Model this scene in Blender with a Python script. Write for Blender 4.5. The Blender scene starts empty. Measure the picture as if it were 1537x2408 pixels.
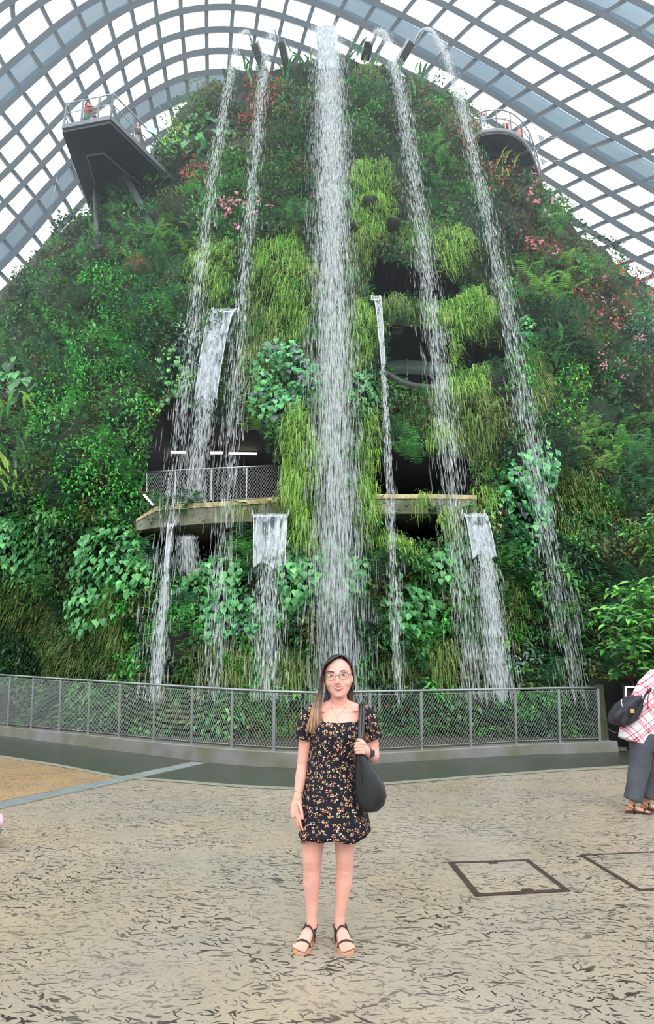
import bpy, bmesh, math, random
import numpy as np
from mathutils import Vector, Matrix

# ------------------------------------------------------------------ camera, light, exposure
SC = bpy.context.scene
COL = SC.collection
FPX = 1500.0                     # focal length in pixels of the 1537 x 2408 frame
PITCH = math.atan(396.0 / FPX)   # the camera looks slightly up
CAMZ = 1.456
cam_d = bpy.data.cameras.new('camera')
cam_d.sensor_fit = 'VERTICAL'
cam_d.sensor_height = 36.0
cam_d.lens = FPX * 36.0 / 2408.0
cam_d.clip_end = 500
cam = bpy.data.objects.new('camera', cam_d)
cam.location = (0, 0, CAMZ)
cam.rotation_euler = (math.pi / 2 + PITCH, 0, 0)
COL.objects.link(cam)
SC.camera = cam

wd = bpy.data.worlds.new('overcast_sky')
SC.world = wd
wd.use_nodes = True
nt = wd.node_tree
bg = nt.nodes['Background']
tc = nt.nodes.new('ShaderNodeTexCoord')
sx = nt.nodes.new('ShaderNodeSeparateXYZ')
cr = nt.nodes.new('ShaderNodeValToRGB')
cr.color_ramp.elements[0].position = 0.0
cr.color_ramp.elements[0].color = (0.50, 0.54, 0.56, 1)
cr.color_ramp.elements[1].position = 0.25
cr.color_ramp.elements[1].color = (0.93, 0.97, 1.0, 1)
nt.links.new(tc.outputs['Generated'], sx.inputs[0])
nt.links.new(sx.outputs['Z'], cr.inputs[0])
nt.links.new(cr.outputs[0], bg.inputs['Color'])
bg.inputs['Strength'].default_value = 1.55
sun_d = bpy.data.lights.new('cloud_sun', 'SUN')
sun_d.energy = 1.5
sun_d.angle = math.radians(50)
sun_d.color = (1.0, 0.97, 0.92)
sun = bpy.data.objects.new('cloud_sun', sun_d)
sun.rotation_euler = (math.radians(42), math.radians(6), 0)
sun.location = (0, -10, 60)
COL.objects.link(sun)

SC.view_settings.view_transform = 'Standard'
SC.view_settings.look = 'None'
SC.view_settings.gamma = 1.0
SC.view_settings.use_curve_mapping = False
SC.view_settings.exposure = 0.5
try:
    SC.cycles.max_bounces = 6
    SC.cycles.diffuse_bounces = 3
    SC.cycles.glossy_bounces = 2
    SC.cycles.transmission_bounces = 4
    SC.cycles.transparent_max_bounces = 40
    SC.cycles.caustics_reflective = False
    SC.cycles.caustics_refractive = False
except Exception:
    pass

rng = np.random.default_rng(7)
random.seed(7)
CP, SP = math.cos(PITCH), math.sin(PITCH)

# ------------------------------------------------------------------ helpers
def ray(px, py):
    """direction in the world of a pixel of the photograph"""
    a = (np.asarray(px, float) - 768.5) / FPX
    u = (1204 - np.asarray(py, float)) / FPX
    return np.stack([a + 0 * u, CP - u * SP + 0 * a, SP + u * CP + 0 * a], -1)

def atY(px, py, Y):
    d = ray(px, py)
    return Vector(tuple(d * (Y / d[1]) + np.array([0, 0, CAMZ])))

def atZ(px, py, z=0.0):
    d = ray(px, py)
    return Vector(tuple(d * ((z - CAMZ) / d[2]) + np.array([0, 0, CAMZ])))

def project(P):
    P = np.asarray(P, float)
    z = P[..., 2] - CAMZ
    dd = P[..., 1] * CP + z * SP
    u = z * CP - P[..., 1] * SP
    return 768.5 + FPX * P[..., 0] / dd, 1204 - FPX * u / dd

def lin(c):
    return tuple(((v / 255.0) / 12.92 if v / 255.0 <= 0.04045 else ((v / 255.0 + 0.055) / 1.055) ** 2.4) for v in c)

MATS = {}
def mat(name, rgb, rough=0.6, metal=0.0, spec=0.5, var=0.15, scale=8.0, rgb2=None, bump=0.0, emit=None, estr=1.0, trans=0.0):
    """procedural principled material: base colour broken up by noise"""
    if name in MATS:
        return MATS[name]
    m = bpy.data.materials.new(name)
    m.use_nodes = True
    n, l = m.node_tree.nodes, m.node_tree.links
    b = n['Principled BSDF']
    c = lin(rgb)
    c2 = lin(rgb2) if rgb2 else tuple(v * (1 - var) for v in c)
    t = n.new('ShaderNodeTexCoord')
    no = n.new('ShaderNodeTexNoise')
    no.inputs['Scale'].default_value = scale
    no.inputs['Detail'].default_value = 4
    r = n.new('ShaderNodeValToRGB')
    r.color_ramp.elements[0].position = 0.35
    r.color_ramp.elements[1].position = 0.65
    r.color_ramp.elements[0].color = (*c, 1)
    r.color_ramp.elements[1].color = (*c2, 1)
    l.new(t.outputs['Object'], no.inputs['Vector'])
    l.new(no.outputs['Fac'], r.inputs[0])
    l.new(r.outputs[0], b.inputs['Base Color'])
    b.inputs['Roughness'].default_value = rough
    b.inputs['Metallic'].default_value = metal
    b.inputs['Specular IOR Level'].default_value = spec
    if bump:
        bp = n.new('ShaderNodeBump')
        bp.inputs['Strength'].default_value = bump
        bp.inputs['Distance'].default_value = 0.02
        l.new(no.outputs['Fac'], bp.inputs['Height'])
        l.new(bp.outputs[0], b.inputs['Normal'])
    if emit:
        b.inputs['Emission Color'].default_value = (*lin(emit), 1)
        b.inputs['Emission Strength'].default_value = estr
    if trans:
        b.inputs['Transmission Weight'].default_value = trans
    MATS[name] = m
    return m

def link(o, parent=None):
    COL.objects.link(o)
    if parent is not None:
        o.parent = parent
    return o

def tag(o, label=None, cat=None, group=None, kind=None):
    if label: o['label'] = label
    if cat: o['category'] = cat
    if group: o['group'] = group
    if kind: o['kind'] = kind
    return o

def thing(name, label, cat, loc=(0, 0, 0), group=None, kind=None):
    o = bpy.data.objects.new(name, None)
    o.empty_display_size = 0.2
    o.location = loc
    link(o)
    return tag(o, label, cat, group, kind)

class MB:
    """collects boxes, bars, tubes and lofts; build() links them as one mesh object (world coordinates in)"""
    def __init__(self):
        self.v, self.f, self.sm = [], [], []
    def add(self, V, F, smooth=True):
        o = len(self.v)
        self.v.extend([tuple(p) for p in V])
        self.f.extend([tuple(i + o for i in q) for q in F])
        self.sm.extend([smooth] * len(F))
    def hexa(self, c):
        self.add(c, [(0, 3, 2, 1), (4, 5, 6, 7), (0, 1, 5, 4), (1, 2, 6, 5), (2, 3, 7, 6), (3, 0, 4, 7)], False)
    def box(self, c, s, rz=0.0):
        x, y, z = s[0] / 2, s[1] / 2, s[2] / 2
        M = Matrix.Rotation(rz, 3, 'Z')
        self.hexa([Vector(c) + M @ Vector(p) for p in ((-x, -y, -z), (x, -y, -z), (x, y, -z), (-x, y, -z), (-x, -y, z), (x, -y, z), (x, y, z), (-x, y, z))])
    def beam(self, a, b, w, h, up=(0, 0, 1)):
        a, b = Vector(a), Vector(b)
        d = (b - a).normalized()
        s = d.cross(Vector(up))
        s = s.normalized() if s.length > 1e-6 else Vector((1, 0, 0))
        u = s.cross(d)
        s, u = s * w / 2, u * h / 2
        self.hexa([a - s - u, a + s - u, a + s + u, a - s + u, b - s - u, b + s - u, b + s + u, b - s + u])
    def loft(self, pts, rad, n=10, ref=(0, 0, 1), cap=True):
        """tube through pts; rad: number, or per point number / (side, up) pair"""
        pts = [Vector(p) for p in pts]
        k = len(pts)
        if isinstance(rad, list) and len(rad) != k: rad = [rad[0]] * k
        V, F = [], []
        last = Vector(ref)
        for i, p in enumerate(pts):
            t = (pts[min(i + 1, k - 1)] - pts[max(i - 1, 0)])
            t = t.normalized() if t.length > 1e-9 else Vector((0, 0, 1))
            s = t.cross(last)
            if s.length < 1e-4:
                s = t.cross(Vector((1, 0.3, 0.1)))
            s.normalize()
            u = s.cross(t).normalized()
            last = u
            r = rad[i] if isinstance(rad, (list, tuple)) and len(rad) == k else rad
            ra, rb = r if isinstance(r, (list, tuple)) else (r, r)
            for j in range(n):
                a = 2 * math.pi * j / n
                V.append(p + s * ra * math.cos(a) + u * rb * math.sin(a))
        for i in range(k - 1):
            for j in range(n):
                F.append((i * n + j, i * n + (j + 1) % n, (i + 1) * n + (j + 1) % n, (i + 1) * n + j))
        if cap:
            F.append(tuple(range(n))[::-1])
            F.append(tuple((k - 1) * n + j for j in range(n)))
        self.add(V, F)
    def ball(self, c, r, n=14, m=10, rot=None):
        """ellipsoid; r = (rx, ry, rz)"""
        V, F = [], []
        R = rot if rot is not None else Matrix.Identity(3)
        V.append(Vector(c) + R @ Vector((0, 0, r[2])))
        for i in range(1, m):
            th = math.pi * i / m
            for j in range(n):
                ph = 2 * math.pi * j / n
                V.append(Vector(c) + R @ Vector((r[0] * math.sin(th) * math.cos(ph), r[1] * math.sin(th) * math.sin(ph), r[2] * math.cos(th))))
        V.append(Vector(c) + R @ Vector((0, 0, -r[2])))
        for j in range(n):
            F.append((0, 1 + j, 1 + (j + 1) % n))
            F.append((len(V) - 1, 1 + (m - 2) * n + (j + 1) % n, 1 + (m - 2) * n + j))
        for i in range(m - 2):
            for j in range(n):
                F.append((1 + i * n + j, 1 + (i + 1) * n + j, 1 + (i + 1) * n + (j + 1) % n, 1 + i * n + (j + 1) % n))
        self.add(V, F)
    def prism(self, poly, z0, z1):
        n = len(poly)
        V = [(p[0], p[1], z0) for p in poly] + [(p[0], p[1], z1) for p in poly]
        F = [tuple(range(n))[::-1], tuple(range(n, 2 * n))] + [(i, (i + 1) % n, n + (i + 1) % n, n + i) for i in range(n)]
        self.add(V, F, False)
    def build(self, name, m, parent=None, bevel=0.0, recalc=True):
        me = bpy.data.meshes.new(name)
        off = Vector(parent_loc(parent))
        me.from_pydata([tuple(Vector(p) - off) for p in self.v], [], self.f)
        me.polygons.foreach_set('use_smooth', self.sm)
        if recalc:
            b = bmesh.new(); b.from_mesh(me)
            bmesh.ops.recalc_face_normals(b, faces=b.faces)
            b.to_mesh(me); b.free()
        me.materials.append(m)
        o = bpy.data.objects.new(name, me)
        link(o, parent)
        if bevel:
            md = o.modifiers.new('bevel', 'BEVEL')
            md.width = bevel; md.segments = 2; md.limit_method = 'ANGLE'
        return o

def parent_loc(p):
    t = Vector((0, 0, 0))
    while p is not None:
        t = t + p.location
        p = p.parent
    return t

def fast_mesh(name, V, counts, idx, m, parent=None, col=None, smooth=False, uv=None):
    """mesh from numpy arrays; col: one colour per vertex"""
    me = bpy.data.meshes.new(name)
    V = np.asarray(V, np.float32) - np.array(parent_loc(parent), np.float32)
    counts = np.asarray(counts, np.int32); idx = np.asarray(idx, np.int32)
    me.vertices.add(len(V)); me.vertices.foreach_set('co', V.ravel())
    me.loops.add(len(idx)); me.loops.foreach_set('vertex_index', idx)
    me.polygons.add(len(counts))
    st = np.concatenate([[0], np.cumsum(counts)[:-1]]).astype(np.int32)
    me.polygons.foreach_set('loop_start', st)
    me.polygons.foreach_set('loop_total', counts)
    me.polygons.foreach_set('use_smooth', np.full(len(counts), smooth))
    if col is not None:
        at = me.color_attributes.new('Col', 'FLOAT_COLOR', 'POINT')
        c4 = np.ones((len(V), 4), np.float32); c4[:, :3] = col
        at.data.foreach_set('color', c4.ravel())
    if uv is not None:
        ul = me.uv_layers.new(name='UVMap')
        ul.data.foreach_set('uv', np.asarray(uv, np.float32)[idx].ravel())
    me.update(); me.validate()
    me.materials.append(m)
    o = bpy.data.objects.new(name, me)
    link(o, parent)
    return o

# ------------------------------------------------------------------ the hill: shape of its skin
ZT = [-1, 0, 5, 10, 15, 20, 25, 30, 34]
YF0 = [18, 18, 18.5, 19.5, 20.8, 22.2, 23.6, 25.0, 26.3]
YC = 32.0
ZL = [-1, 0, 10, 18, 19.4, 21.2, 22.5, 24.5, 27, 30, 31.7, 32.7, 34]
BLT = [26, 25, 21, 17.6, 17.2, 16.0, 14.3, 12.9, 11.3, 9.9, 9.2, 7.6, 6.0]
ZR = [-1, 0, 10, 18, 20, 22, 24.3, 26, 29.7, 31.5, 32.5, 34]
BRT = [26, 25, 21.5, 17.6, 16.6, 15.0, 13.3, 12.6, 10.2, 8.4, 7.0, 5.5]
PE = 2.3
ZTOP = 32.2

def bump(X, Z):
    return (0.32 * np.sin(X * 0.9 + 1.3 * np.sin(Z * 0.45)) * np.cos(Z * 0.7 + 0.8 * np.sin(X * 0.5))
            + 0.2 * np.sin(X * 2.1 + 0.5) * np.sin(Z * 1.7 + X * 0.6) + 0.08 * np.sin(X * 5.1) * np.sin(Z * 4.3))

def hillY(X, Z):
    """depth of the hill's front skin above ground point X at height Z; nan beyond its flanks"""
    a = YC - np.interp(Z, ZT, YF0)
    b = np.where(X < 0, np.interp(Z, ZL, BLT), np.interp(Z, ZR, BRT))
    r = np.abs(X) / b
    Y = YC - a * np.power(np.clip(1 - np.power(r, PE), 0, 1), 1 / PE) + bump(X, Z)
    Y = Y + 4.0 * np.clip((-X - 4.5) / 5, 0, 1) ** 1.2 * np.clip((7 - Z) / 7, 0, 1)
    return np.where((r < 1) & (Z < ZTOP) & (Z > -0.5), Y, np.nan)

def on_hill(px, py):
    """points where the lines of sight through pixels meet the hill (nan where they miss)"""
    px = np.atleast_1d(np.asarray(px, float)); py = np.atleast_1d(np.asarray(py, float))
    d = ray(px, py)
    d = d / d[:, 1:2]
    lo = np.full(len(px), np.nan); hi = np.full(len(px), np.nan)
    prev = np.full(len(px), 13.0)
    for Y in np.arange(13.25, 33.0, 0.25):
        h = hillY(d[:, 0] * Y, d[:, 2] * Y + CAMZ)
        hit = (h < Y) & np.isnan(hi)
        hi = np.where(hit, Y, hi); lo = np.where(hit, prev, lo)
        prev = np.full(len(px), Y)
    for _ in range(12):
        mid = (lo + hi) / 2
        h = hillY(d[:, 0] * mid, d[:, 2] * mid + CAMZ)
        ins = h < mid
        hi = np.where(ins, mid, hi); lo = np.where(ins, lo, mid)
    P = d * hi[:, None]
    P[:, 2] += CAMZ
    return P

def hill_normal(P):
    e = 0.5
    x, z = P[:, 0], P[:, 2]
    def H(a, b):
        h = hillY(a, b)
        return np.where(np.isnan(h), P[:, 1] + 1.0, h)
    gx = (H(x + e, z) - H(x - e, z)) / (2 * e)
    gz = (H(x, z + e) - H(x, z - e)) / (2 * e)
    n = np.stack([gx, -np.ones_like(gx), gz], 1)
    return n / np.linalg.norm(n, axis=1, keepdims=True)

def inpoly(px, py, poly):
    c = np.zeros(np.shape(px), bool)
    n = len(poly)
    for i in range(n):
        x0, y0 = poly[i]; x1, y1 = poly[(i + 1) % n]
        if y0 == y1: continue
        t = ((y0 > py) != (y1 > py)) & (px < (x1 - x0) * (py - y0) / (y1 - y0) + x0)
        c ^= t
    return c

CAVES = [
    [(862, 650), (880, 610), (930, 618), (990, 640), (1020, 640), (1050, 650), (1090, 690), (1105, 722), (1060, 716), (1000, 716), (880, 708)],
    [(912, 768), (1000, 772), (1050, 790), (1110, 806), (1170, 800), (1192, 845), (1130, 878), (1050, 880), (1030, 905), (985, 912), (945, 895), (912, 862)],
    [(352, 1030), (380, 960), (420, 930), (480, 985), (560, 1010), (600, 1000), (632, 1060), (660, 1090), (690, 1120), (695, 1182), (350, 1205)],
    [(872, 1075), (905, 1062), (985, 1072), (1080, 1065), (1105, 1090), (1112, 1166), (868, 1168)],
    [(328, 1238), (590, 1222), (600, 1275), (520, 1292), (440, 1335), (392, 1352), (350, 1300)],
    [(866, 1215), (1040, 1205), (1080, 1225), (1050, 1268), (960, 1275), (900, 1250)],
]

# ------------------------------------------------------------------ structure: the paved floor
def floor_material(name, base, tan, stroke, near=(5.0, 10.0), rough=(0.2, 0.5)):
    m = bpy.data.materials.new(name); m.use_nodes = True
    n, l = m.node_tree.nodes, m.node_tree.links
    b = n['Principled BSDF']
    t = n.new('ShaderNodeTexCoord')
    def noise(scale, detail=3, vec=None, dist=0.0):
        q = n.new('ShaderNodeTexNoise')
        q.inputs['Scale'].default_value = scale; q.inputs['Detail'].default_value = detail
        q.inputs['Distortion'].default_value = dist
        l.new(vec or t.outputs['Object'], q.inputs['Vector'])
        return q
    def ramp(src, p0, p1, c0=(0, 0, 0, 1), c1=(1, 1, 1, 1)):
        q = n.new('ShaderNodeValToRGB')
        q.color_ramp.elements[0].position = p0; q.color_ramp.elements[1].position = p1
        q.color_ramp.elements[0].color = c0; q.color_ramp.elements[1].color = c1
        l.new(src, q.inputs[0]); return q
    def mix(fac, a, c, mode='MIX'):
        q = n.new('ShaderNodeMix'); q.data_type = 'RGBA'; q.blend_type = mode
        if isinstance(fac, float): q.inputs[0].default_value = fac
        else: l.new(fac, q.inputs[0])
        for s, v in ((6, a), (7, c)):
            if isinstance(v, tuple): q.inputs[s].default_value = v
            else: l.new(v, q.inputs[s])
        return q
    def math_(op, a, c):
        q = n.new('ShaderNodeMath'); q.operation = op
        for s, v in ((0, a), (1, c)):
            if isinstance(v, (int, float)): q.inputs[s].default_value = v
            else: l.new(v, q.inputs[s])
        return q
    # worn broad patches, grey and warm
    p1 = noise(0.55, 5); p2 = noise(2.3, 5)
    col = mix(ramp(p1.outputs['Fac'], 0.35, 0.65).outputs[0], (*lin(base), 1), (*lin(tan), 1))
    col = mix(ramp(p2.outputs['Fac'], 0.4, 0.75, (0, 0, 0, 1), (0.45, 0.45, 0.45, 1)).outputs[0], col.outputs[2], (*lin((132, 126, 118)), 1))
    # pressed bark-like dashes in three swinging directions
    warp = noise(7.0, 3)
    vm = n.new('ShaderNodeVectorMath'); vm.operation = 'MULTIPLY_ADD'
    l.new(warp.outputs['Color'], vm.inputs[0]); vm.inputs[1].default_value = (0.11, 0.11, 0); l.new(t.outputs['Object'], vm.inputs[2])
    tot = None
    for k, (sc_, Ln, Wd, dropout, spin) in enumerate(((8.0, .048, .0062, .25, 1.5), (5.0, .085, .009, .4, 1.1), (14.0, .027, .0050, .2, 2.2), (6.3, .034, .012, .6, 2.6), (11.0, .036, .0046, .2, 1.3), (19.0, .019, .0042, .35, 2.6))):
        off = n.new('ShaderNodeVectorMath'); off.operation = 'ADD'; off.inputs[1].default_value = (k * 3.71, k * 1.93, 0)
        l.new(vm.outputs[0], off.inputs[0])
        vo = n.new('ShaderNodeTexVoronoi'); vo.voronoi_dimensions = '2D'; vo.inputs['Scale'].default_value = sc_
        l.new(off.outputs[0], vo.inputs['Vector'])
        loc = n.new('ShaderNodeVectorMath'); loc.operation = 'SUBTRACT'
        l.new(off.outputs[0], loc.inputs[0]); l.new(vo.outputs['Position'], loc.inputs[1])
        sep = n.new('ShaderNodeSeparateColor'); l.new(vo.outputs['Color'], sep.inputs[0])
        ang = math_('MULTIPLY', math_('SUBTRACT', sep.outputs[0], .38).outputs[0], spin)
        vr = n.new('ShaderNodeVectorRotate'); vr.rotation_type = 'Z_AXIS'
        l.new(loc.outputs[0], vr.inputs['Vector']); l.new(ang.outputs[0], vr.inputs['Angle'])
        sx2 = n.new('ShaderNodeSeparateXYZ'); l.new(vr.outputs[0], sx2.inputs[0])
        grow = math_('ADD', math_('MULTIPLY', sep.outputs[1], .9).outputs[0], .45)
        ex = math_('POWER', math_('ABSOLUTE', math_('DIVIDE', sx2.outputs['X'], math_('MULTIPLY', grow.outputs[0], Ln).outputs[0]).outputs[0], 0).outputs[0], 2)
        ey = math_('POWER', math_('ABSOLUTE', math_('DIVIDE', sx2.outputs['Y'], math_('MULTIPLY', grow.outputs[0], Wd).outputs[0]).outputs[0], 0).outputs[0], 1.6)
        ds = math_('ADD', ex.outputs[0], ey.outputs[0])
        inn = ramp(math_('SUBTRACT', 1.4, ds.outputs[0]).outputs[0], 0.2, 0.75)
        on = math_('GREATER_THAN', sep.outputs[2], dropout)
        lay = math_('MULTIPLY', inn.outputs[0], on.outputs[0])
        tot = lay.outputs[0] if tot is None else math_('MAXIMUM', tot, lay.outputs[0]).outputs[0]
    # the dashes thin out in places
    dens = ramp(noise(1.2, 3).outputs['Fac'], 0.35, 0.55, (0.3, 0.3, 0.3, 1), (0.95, 0.95, 0.95, 1))
    st = math_('MULTIPLY', tot, dens.outputs[0])
    col = mix(st.outputs[0], col.outputs[2], (*lin(stroke), 1))
    fine = noise(60, 3)
    col = mix(ramp(fine.outputs['Fac'], 0.3, 0.8, (0, 0, 0, 1), (0.35, 0.35, 0.35, 1)).outputs[0], col.outputs[2], (*lin((90, 84, 76)), 1), 'MULTIPLY')
    l.new(col.outputs[2], b.inputs['Base Color'])
    wet = noise(0.4, 3)
    rr = n.new('ShaderNodeMapRange'); l.new(wet.outputs['Fac'], rr.inputs['Value'])
    rr.inputs['From Min'].default_value = 0.35; rr.inputs['From Max'].default_value = 0.65
    rr.inputs['To Min'].default_value = rough[0]; rr.inputs['To Max'].default_value = rough[1]
    l.new(rr.outputs[0], b.inputs['Roughness'])
    bp = n.new('ShaderNodeBump'); bp.inputs['Strength'].default_value = 0.5; bp.inputs['Distance'].default_value = 0.006; bp.invert = True
    l.new(st.outputs[0], bp.inputs['Height']); l.new(bp.outputs[0], b.inputs['Normal'])
    return m

M_FLOOR = floor_material('stamped_concrete', (156, 149, 137), (164, 150, 128), (46, 42, 38))
M_FLOOR2 = floor_material('stamped_concrete_warm', (164, 138, 104), (168, 138, 98), (98, 76, 52))
M_BAND = mat('dark_aggregate', (70, 74, 65), 0.32, 0, 0.5, scale=45, rgb2=(34, 39, 33), bump=0.4)
M_EDGE = mat('concrete_edging', (140, 138, 124), 0.5, scale=9, rgb2=(110, 112, 100))
M_CURB = mat('curb_stone', (122, 121, 124), 0.4, scale=1.6, rgb2=(98, 99, 82), bump=0.1)
M_STEEL = mat('brushed_steel', (158, 163, 165), 0.32, 0.85, scale=40, var=0.2)
M_WIRE = mat('wire_rope', (190, 196, 198), 0.35, 0.7, scale=60, var=0.15)
M_DRAIN = mat('steel_drain_cover', (150, 164, 170), 0.3, 0.3, scale=12, var=0.3)
M_RUST = mat('rusty_iron', (72, 58, 50), 0.55, 0.3, scale=20, rgb2=(52, 44, 40))

f = MB()
f.add([(-40, -8, 0), (40, -8, 0), (40, 40, 0), (-40, 40, 0)], [(0, 1, 2, 3)], False)
o = f.build('floor', M_FLOOR, recalc=False); o['kind'] = 'structure'

# curb line on the ground: pixels where the curb's foot stands
CURB = [(-420, 1672), (-150, 1706), (0, 1730), (100, 1743), (250, 1763), (371, 1778), (501, 1795), (600, 1803), (694, 1807), (790, 1803), (890, 1796), (1078, 1784), (1268, 1774), (1454, 1769)]
CTOP = [(-420, 1655), (-150, 1688), (0, 1708), (100, 1718), (250, 1733), (371, 1746), (501, 1758), (600, 1765), (694, 1770), (790, 1772), (890, 1771), (1078, 1760), (1268, 1749), (1454, 1743)]
cx_ = [c[0] for c in CURB]; cy_ = [c[1] for c in CURB]; ty_ = [c[1] for c in CTOP]
def curb_at(px):
    """foot of the curb under an image column, and the height of the curb there"""
    g = atZ(px, np.interp(px, cx_, cy_))
    t = atY(px, np.interp(px, cx_, ty_), g.y)
    return g, t.z
EDGE = [(-420, 1705), (-150, 1748), (0, 1776), (140, 1798), (280, 1825), (380, 1832), (560, 1846), (690, 1852), (790, 1850), (870, 1843), (1000, 1833), (1100, 1825), (1300, 1810), (1480, 1800), (1700, 1792)]
ex_ = [c[0] for c in EDGE]; ey_ = [c[1] for c in EDGE]
cols = np.arange(-420, 1720, 20)
V, F, V2, F2 = [], [], [], []
for k, px in enumerate(cols):
    e = atZ(px, np.interp(px, ex_, ey_), 0.004)
    g, _ = curb_at(min(px, 1454))
    if px > 1454: g = atZ(px, 1766)
    V += [(e.x, e.y, 0.004), (g.x, g.y + 0.05, 0.004)]
    e2 = atZ(px, np.interp(px, ex_, ey_) + 5, 0.006)
    V2 += [(e2.x, e2.y, 0.006), (e.x, e.y + 0.02, 0.006)]
    if k:
        F.append((2 * k - 2, 2 * k, 2 * k + 1, 2 * k - 1)); F2.append((2 * k - 2, 2 * k, 2 * k + 1, 2 * k - 1))
b = MB(); b.add(V, F, False); o = b.build('path_band', M_BAND, recalc=False); o['kind'] = 'structure'
b = MB(); b.add(V2, F2, False); o = b.build('trim_1', M_EDGE, recalc=False); o['kind'] = 'structure'
# the warm patch beyond the drain
b = MB()
pp = [atZ(x, y, 0.003) for x, y in ((-420, 1720), (0, 1780), (277, 1828), (0, 1884), (-420, 1972))]
b.add([(p.x, p.y, 0.003) for p in pp], [(0, 1, 2, 3, 4)], False)
o = b.build('floor_patch', M_FLOOR2); o['kind'] = 'structure'

# steel drain channel: covers laid end to end, each one a thing
A0, A1 = atZ(-160, 1930), atZ(470, 1794)
perp = Vector((-(A1 - A0).y, (A1 - A0).x, 0)).normalized()
NSEG = 6
for k in range(NSEG):
    p, q = A0.lerp(A1, k / NSEG + 0.002), A0.lerp(A1, (k + 1) / NSEG - 0.002)
    w = 0.13
    t = thing('drain_cover', 'flat grey steel cover of the drain channel crossing the wet floor at left', 'drain cover', ((p.x + q.x) / 2, (p.y + q.y) / 2, 0.004), 'covers of the floor drain')
    b = MB()
    b.hexa([(p.x - perp.x * w, p.y - perp.y * w, 0.004), (p.x + perp.x * w, p.y + perp.y * w, 0.004), (q.x + perp.x * w, q.y + perp.y * w, 0.004), (q.x - perp.x * w, q.y - perp.y * w, 0.004),
            (p.x - perp.x * w, p.y - perp.y * w, 0.012), (p.x + perp.x * w, p.y + perp.y * w, 0.012), (q.x + perp.x * w, q.y + perp.y * w, 0.012), (q.x - perp.x * w, q.y - perp.y * w, 0.012)])
    b.build('cover_plate', M_DRAIN, t)
    b = MB()
    for s in (-1, 1):
        b.beam(p + perp * s * (w + 0.02) + Vector((0, 0, 0.008)), q + perp * s * (w + 0.02) + Vector((0, 0, 0.008)), 0.035, 0.012)
    b.build('channel_frame', M_EDGE, t)

# curb: a continuous low wall along the railing
cols = list(np.arange(-420, 1454, 22)) + [1454]
prof = []
for px in cols:
    g, zt = curb_at(px)
    prof.append((g, zt))
def ring(k):
    g, zt = prof[k]
    g0, g1 = prof[max(k - 1, 0)][0], prof[min(k + 1, len(prof) - 1)][0]
    t = (g1 - g0); t.z = 0; t.normalize()
    nrm = Vector((-t.y, t.x, 0))
    return g, zt, nrm
V, F = [], []
for k in range(len(prof)):
    g, zt, nr = ring(k)
    for (d, z) in ((0, 0), (0, zt - 0.015), (0.015, zt), (0.34, zt), (0.36, zt - 0.02), (0.36, 0)):
        V.append((g.x + nr.x * d, g.y + nr.y * d, z))
    if k:
        for j in range(5):
            F.append((6 * k - 6 + j, 6 * k + j, 6 * k + j + 1, 6 * k - 5 + j))
F.append((0, 1, 2, 3, 4, 5)); n6 = 6 * (len(prof) - 1); F.append(tuple(n6 + j for j in (5, 4, 3, 2, 1, 0)))
b = MB(); b.add(V, F, False)
o = b.build('wall_curb', M_CURB); o['kind'] = 'structure'

# ------------------------------------------------------------------ the front railing
PX = [-130, -60, 2, 57, 122, 190, 263, 345, 434, 532, 636, 752, 880, 1002, 1118, 1226, 1327.5, 1422]
RT = [(-420, 1568), (-130, 1580), (0, 1588), (188, 1600), (345, 1610), (532, 1621), (636, 1626), (752, 1629), (880, 1626), (1002, 1624), (1118, 1622), (1226, 1620), (1328, 1618), (1422, 1617)]
rail = thing('railing', 'long curved steel railing with wire rope mesh in front of the waterfalls', 'railing', (0, 11.8, 0))
def post_at(px):
    g, zt = curb_at(px)
    g0, _ = curb_at(px - 10); g1, _ = curb_at(min(px + 10, 1454))
    t = (g1 - g0); t.z = 0; t.normalize()
    nr = Vector((-t.y, t.x, 0))
    base = g + nr * 0.14
    top = atY(px, np.interp(px, [r[0] for r in RT], [r[1] for r in RT]), base.y - 0.06)
    lean = (px - 768) / 768 * 0.06
    return Vector((base.x, base.y, zt)), Vector((base.x + lean, base.y - 0.06, top.z)), t
posts = [post_at(px) for px in PX]
b = MB()
pts = []
for px in np.linspace(PX[0], PX[-1], 70):
    pts.append(post_at(px)[1])
b.loft(pts, 0.026, 10)
b.build('handrail', M_STEEL, rail)
for k, (lo, hi, t) in enumerate(posts):
    b = MB()
    d = (hi - lo).normalized()
    b.beam(lo, hi - d * 0.02, 0.022, 0.055, t)
    b.box((lo.x, lo.y, lo.z + 0.006), (0.09, 0.09, 0.012), math.atan2(t.y, t.x))
    b.build('post', M_STEEL, rail)
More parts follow.
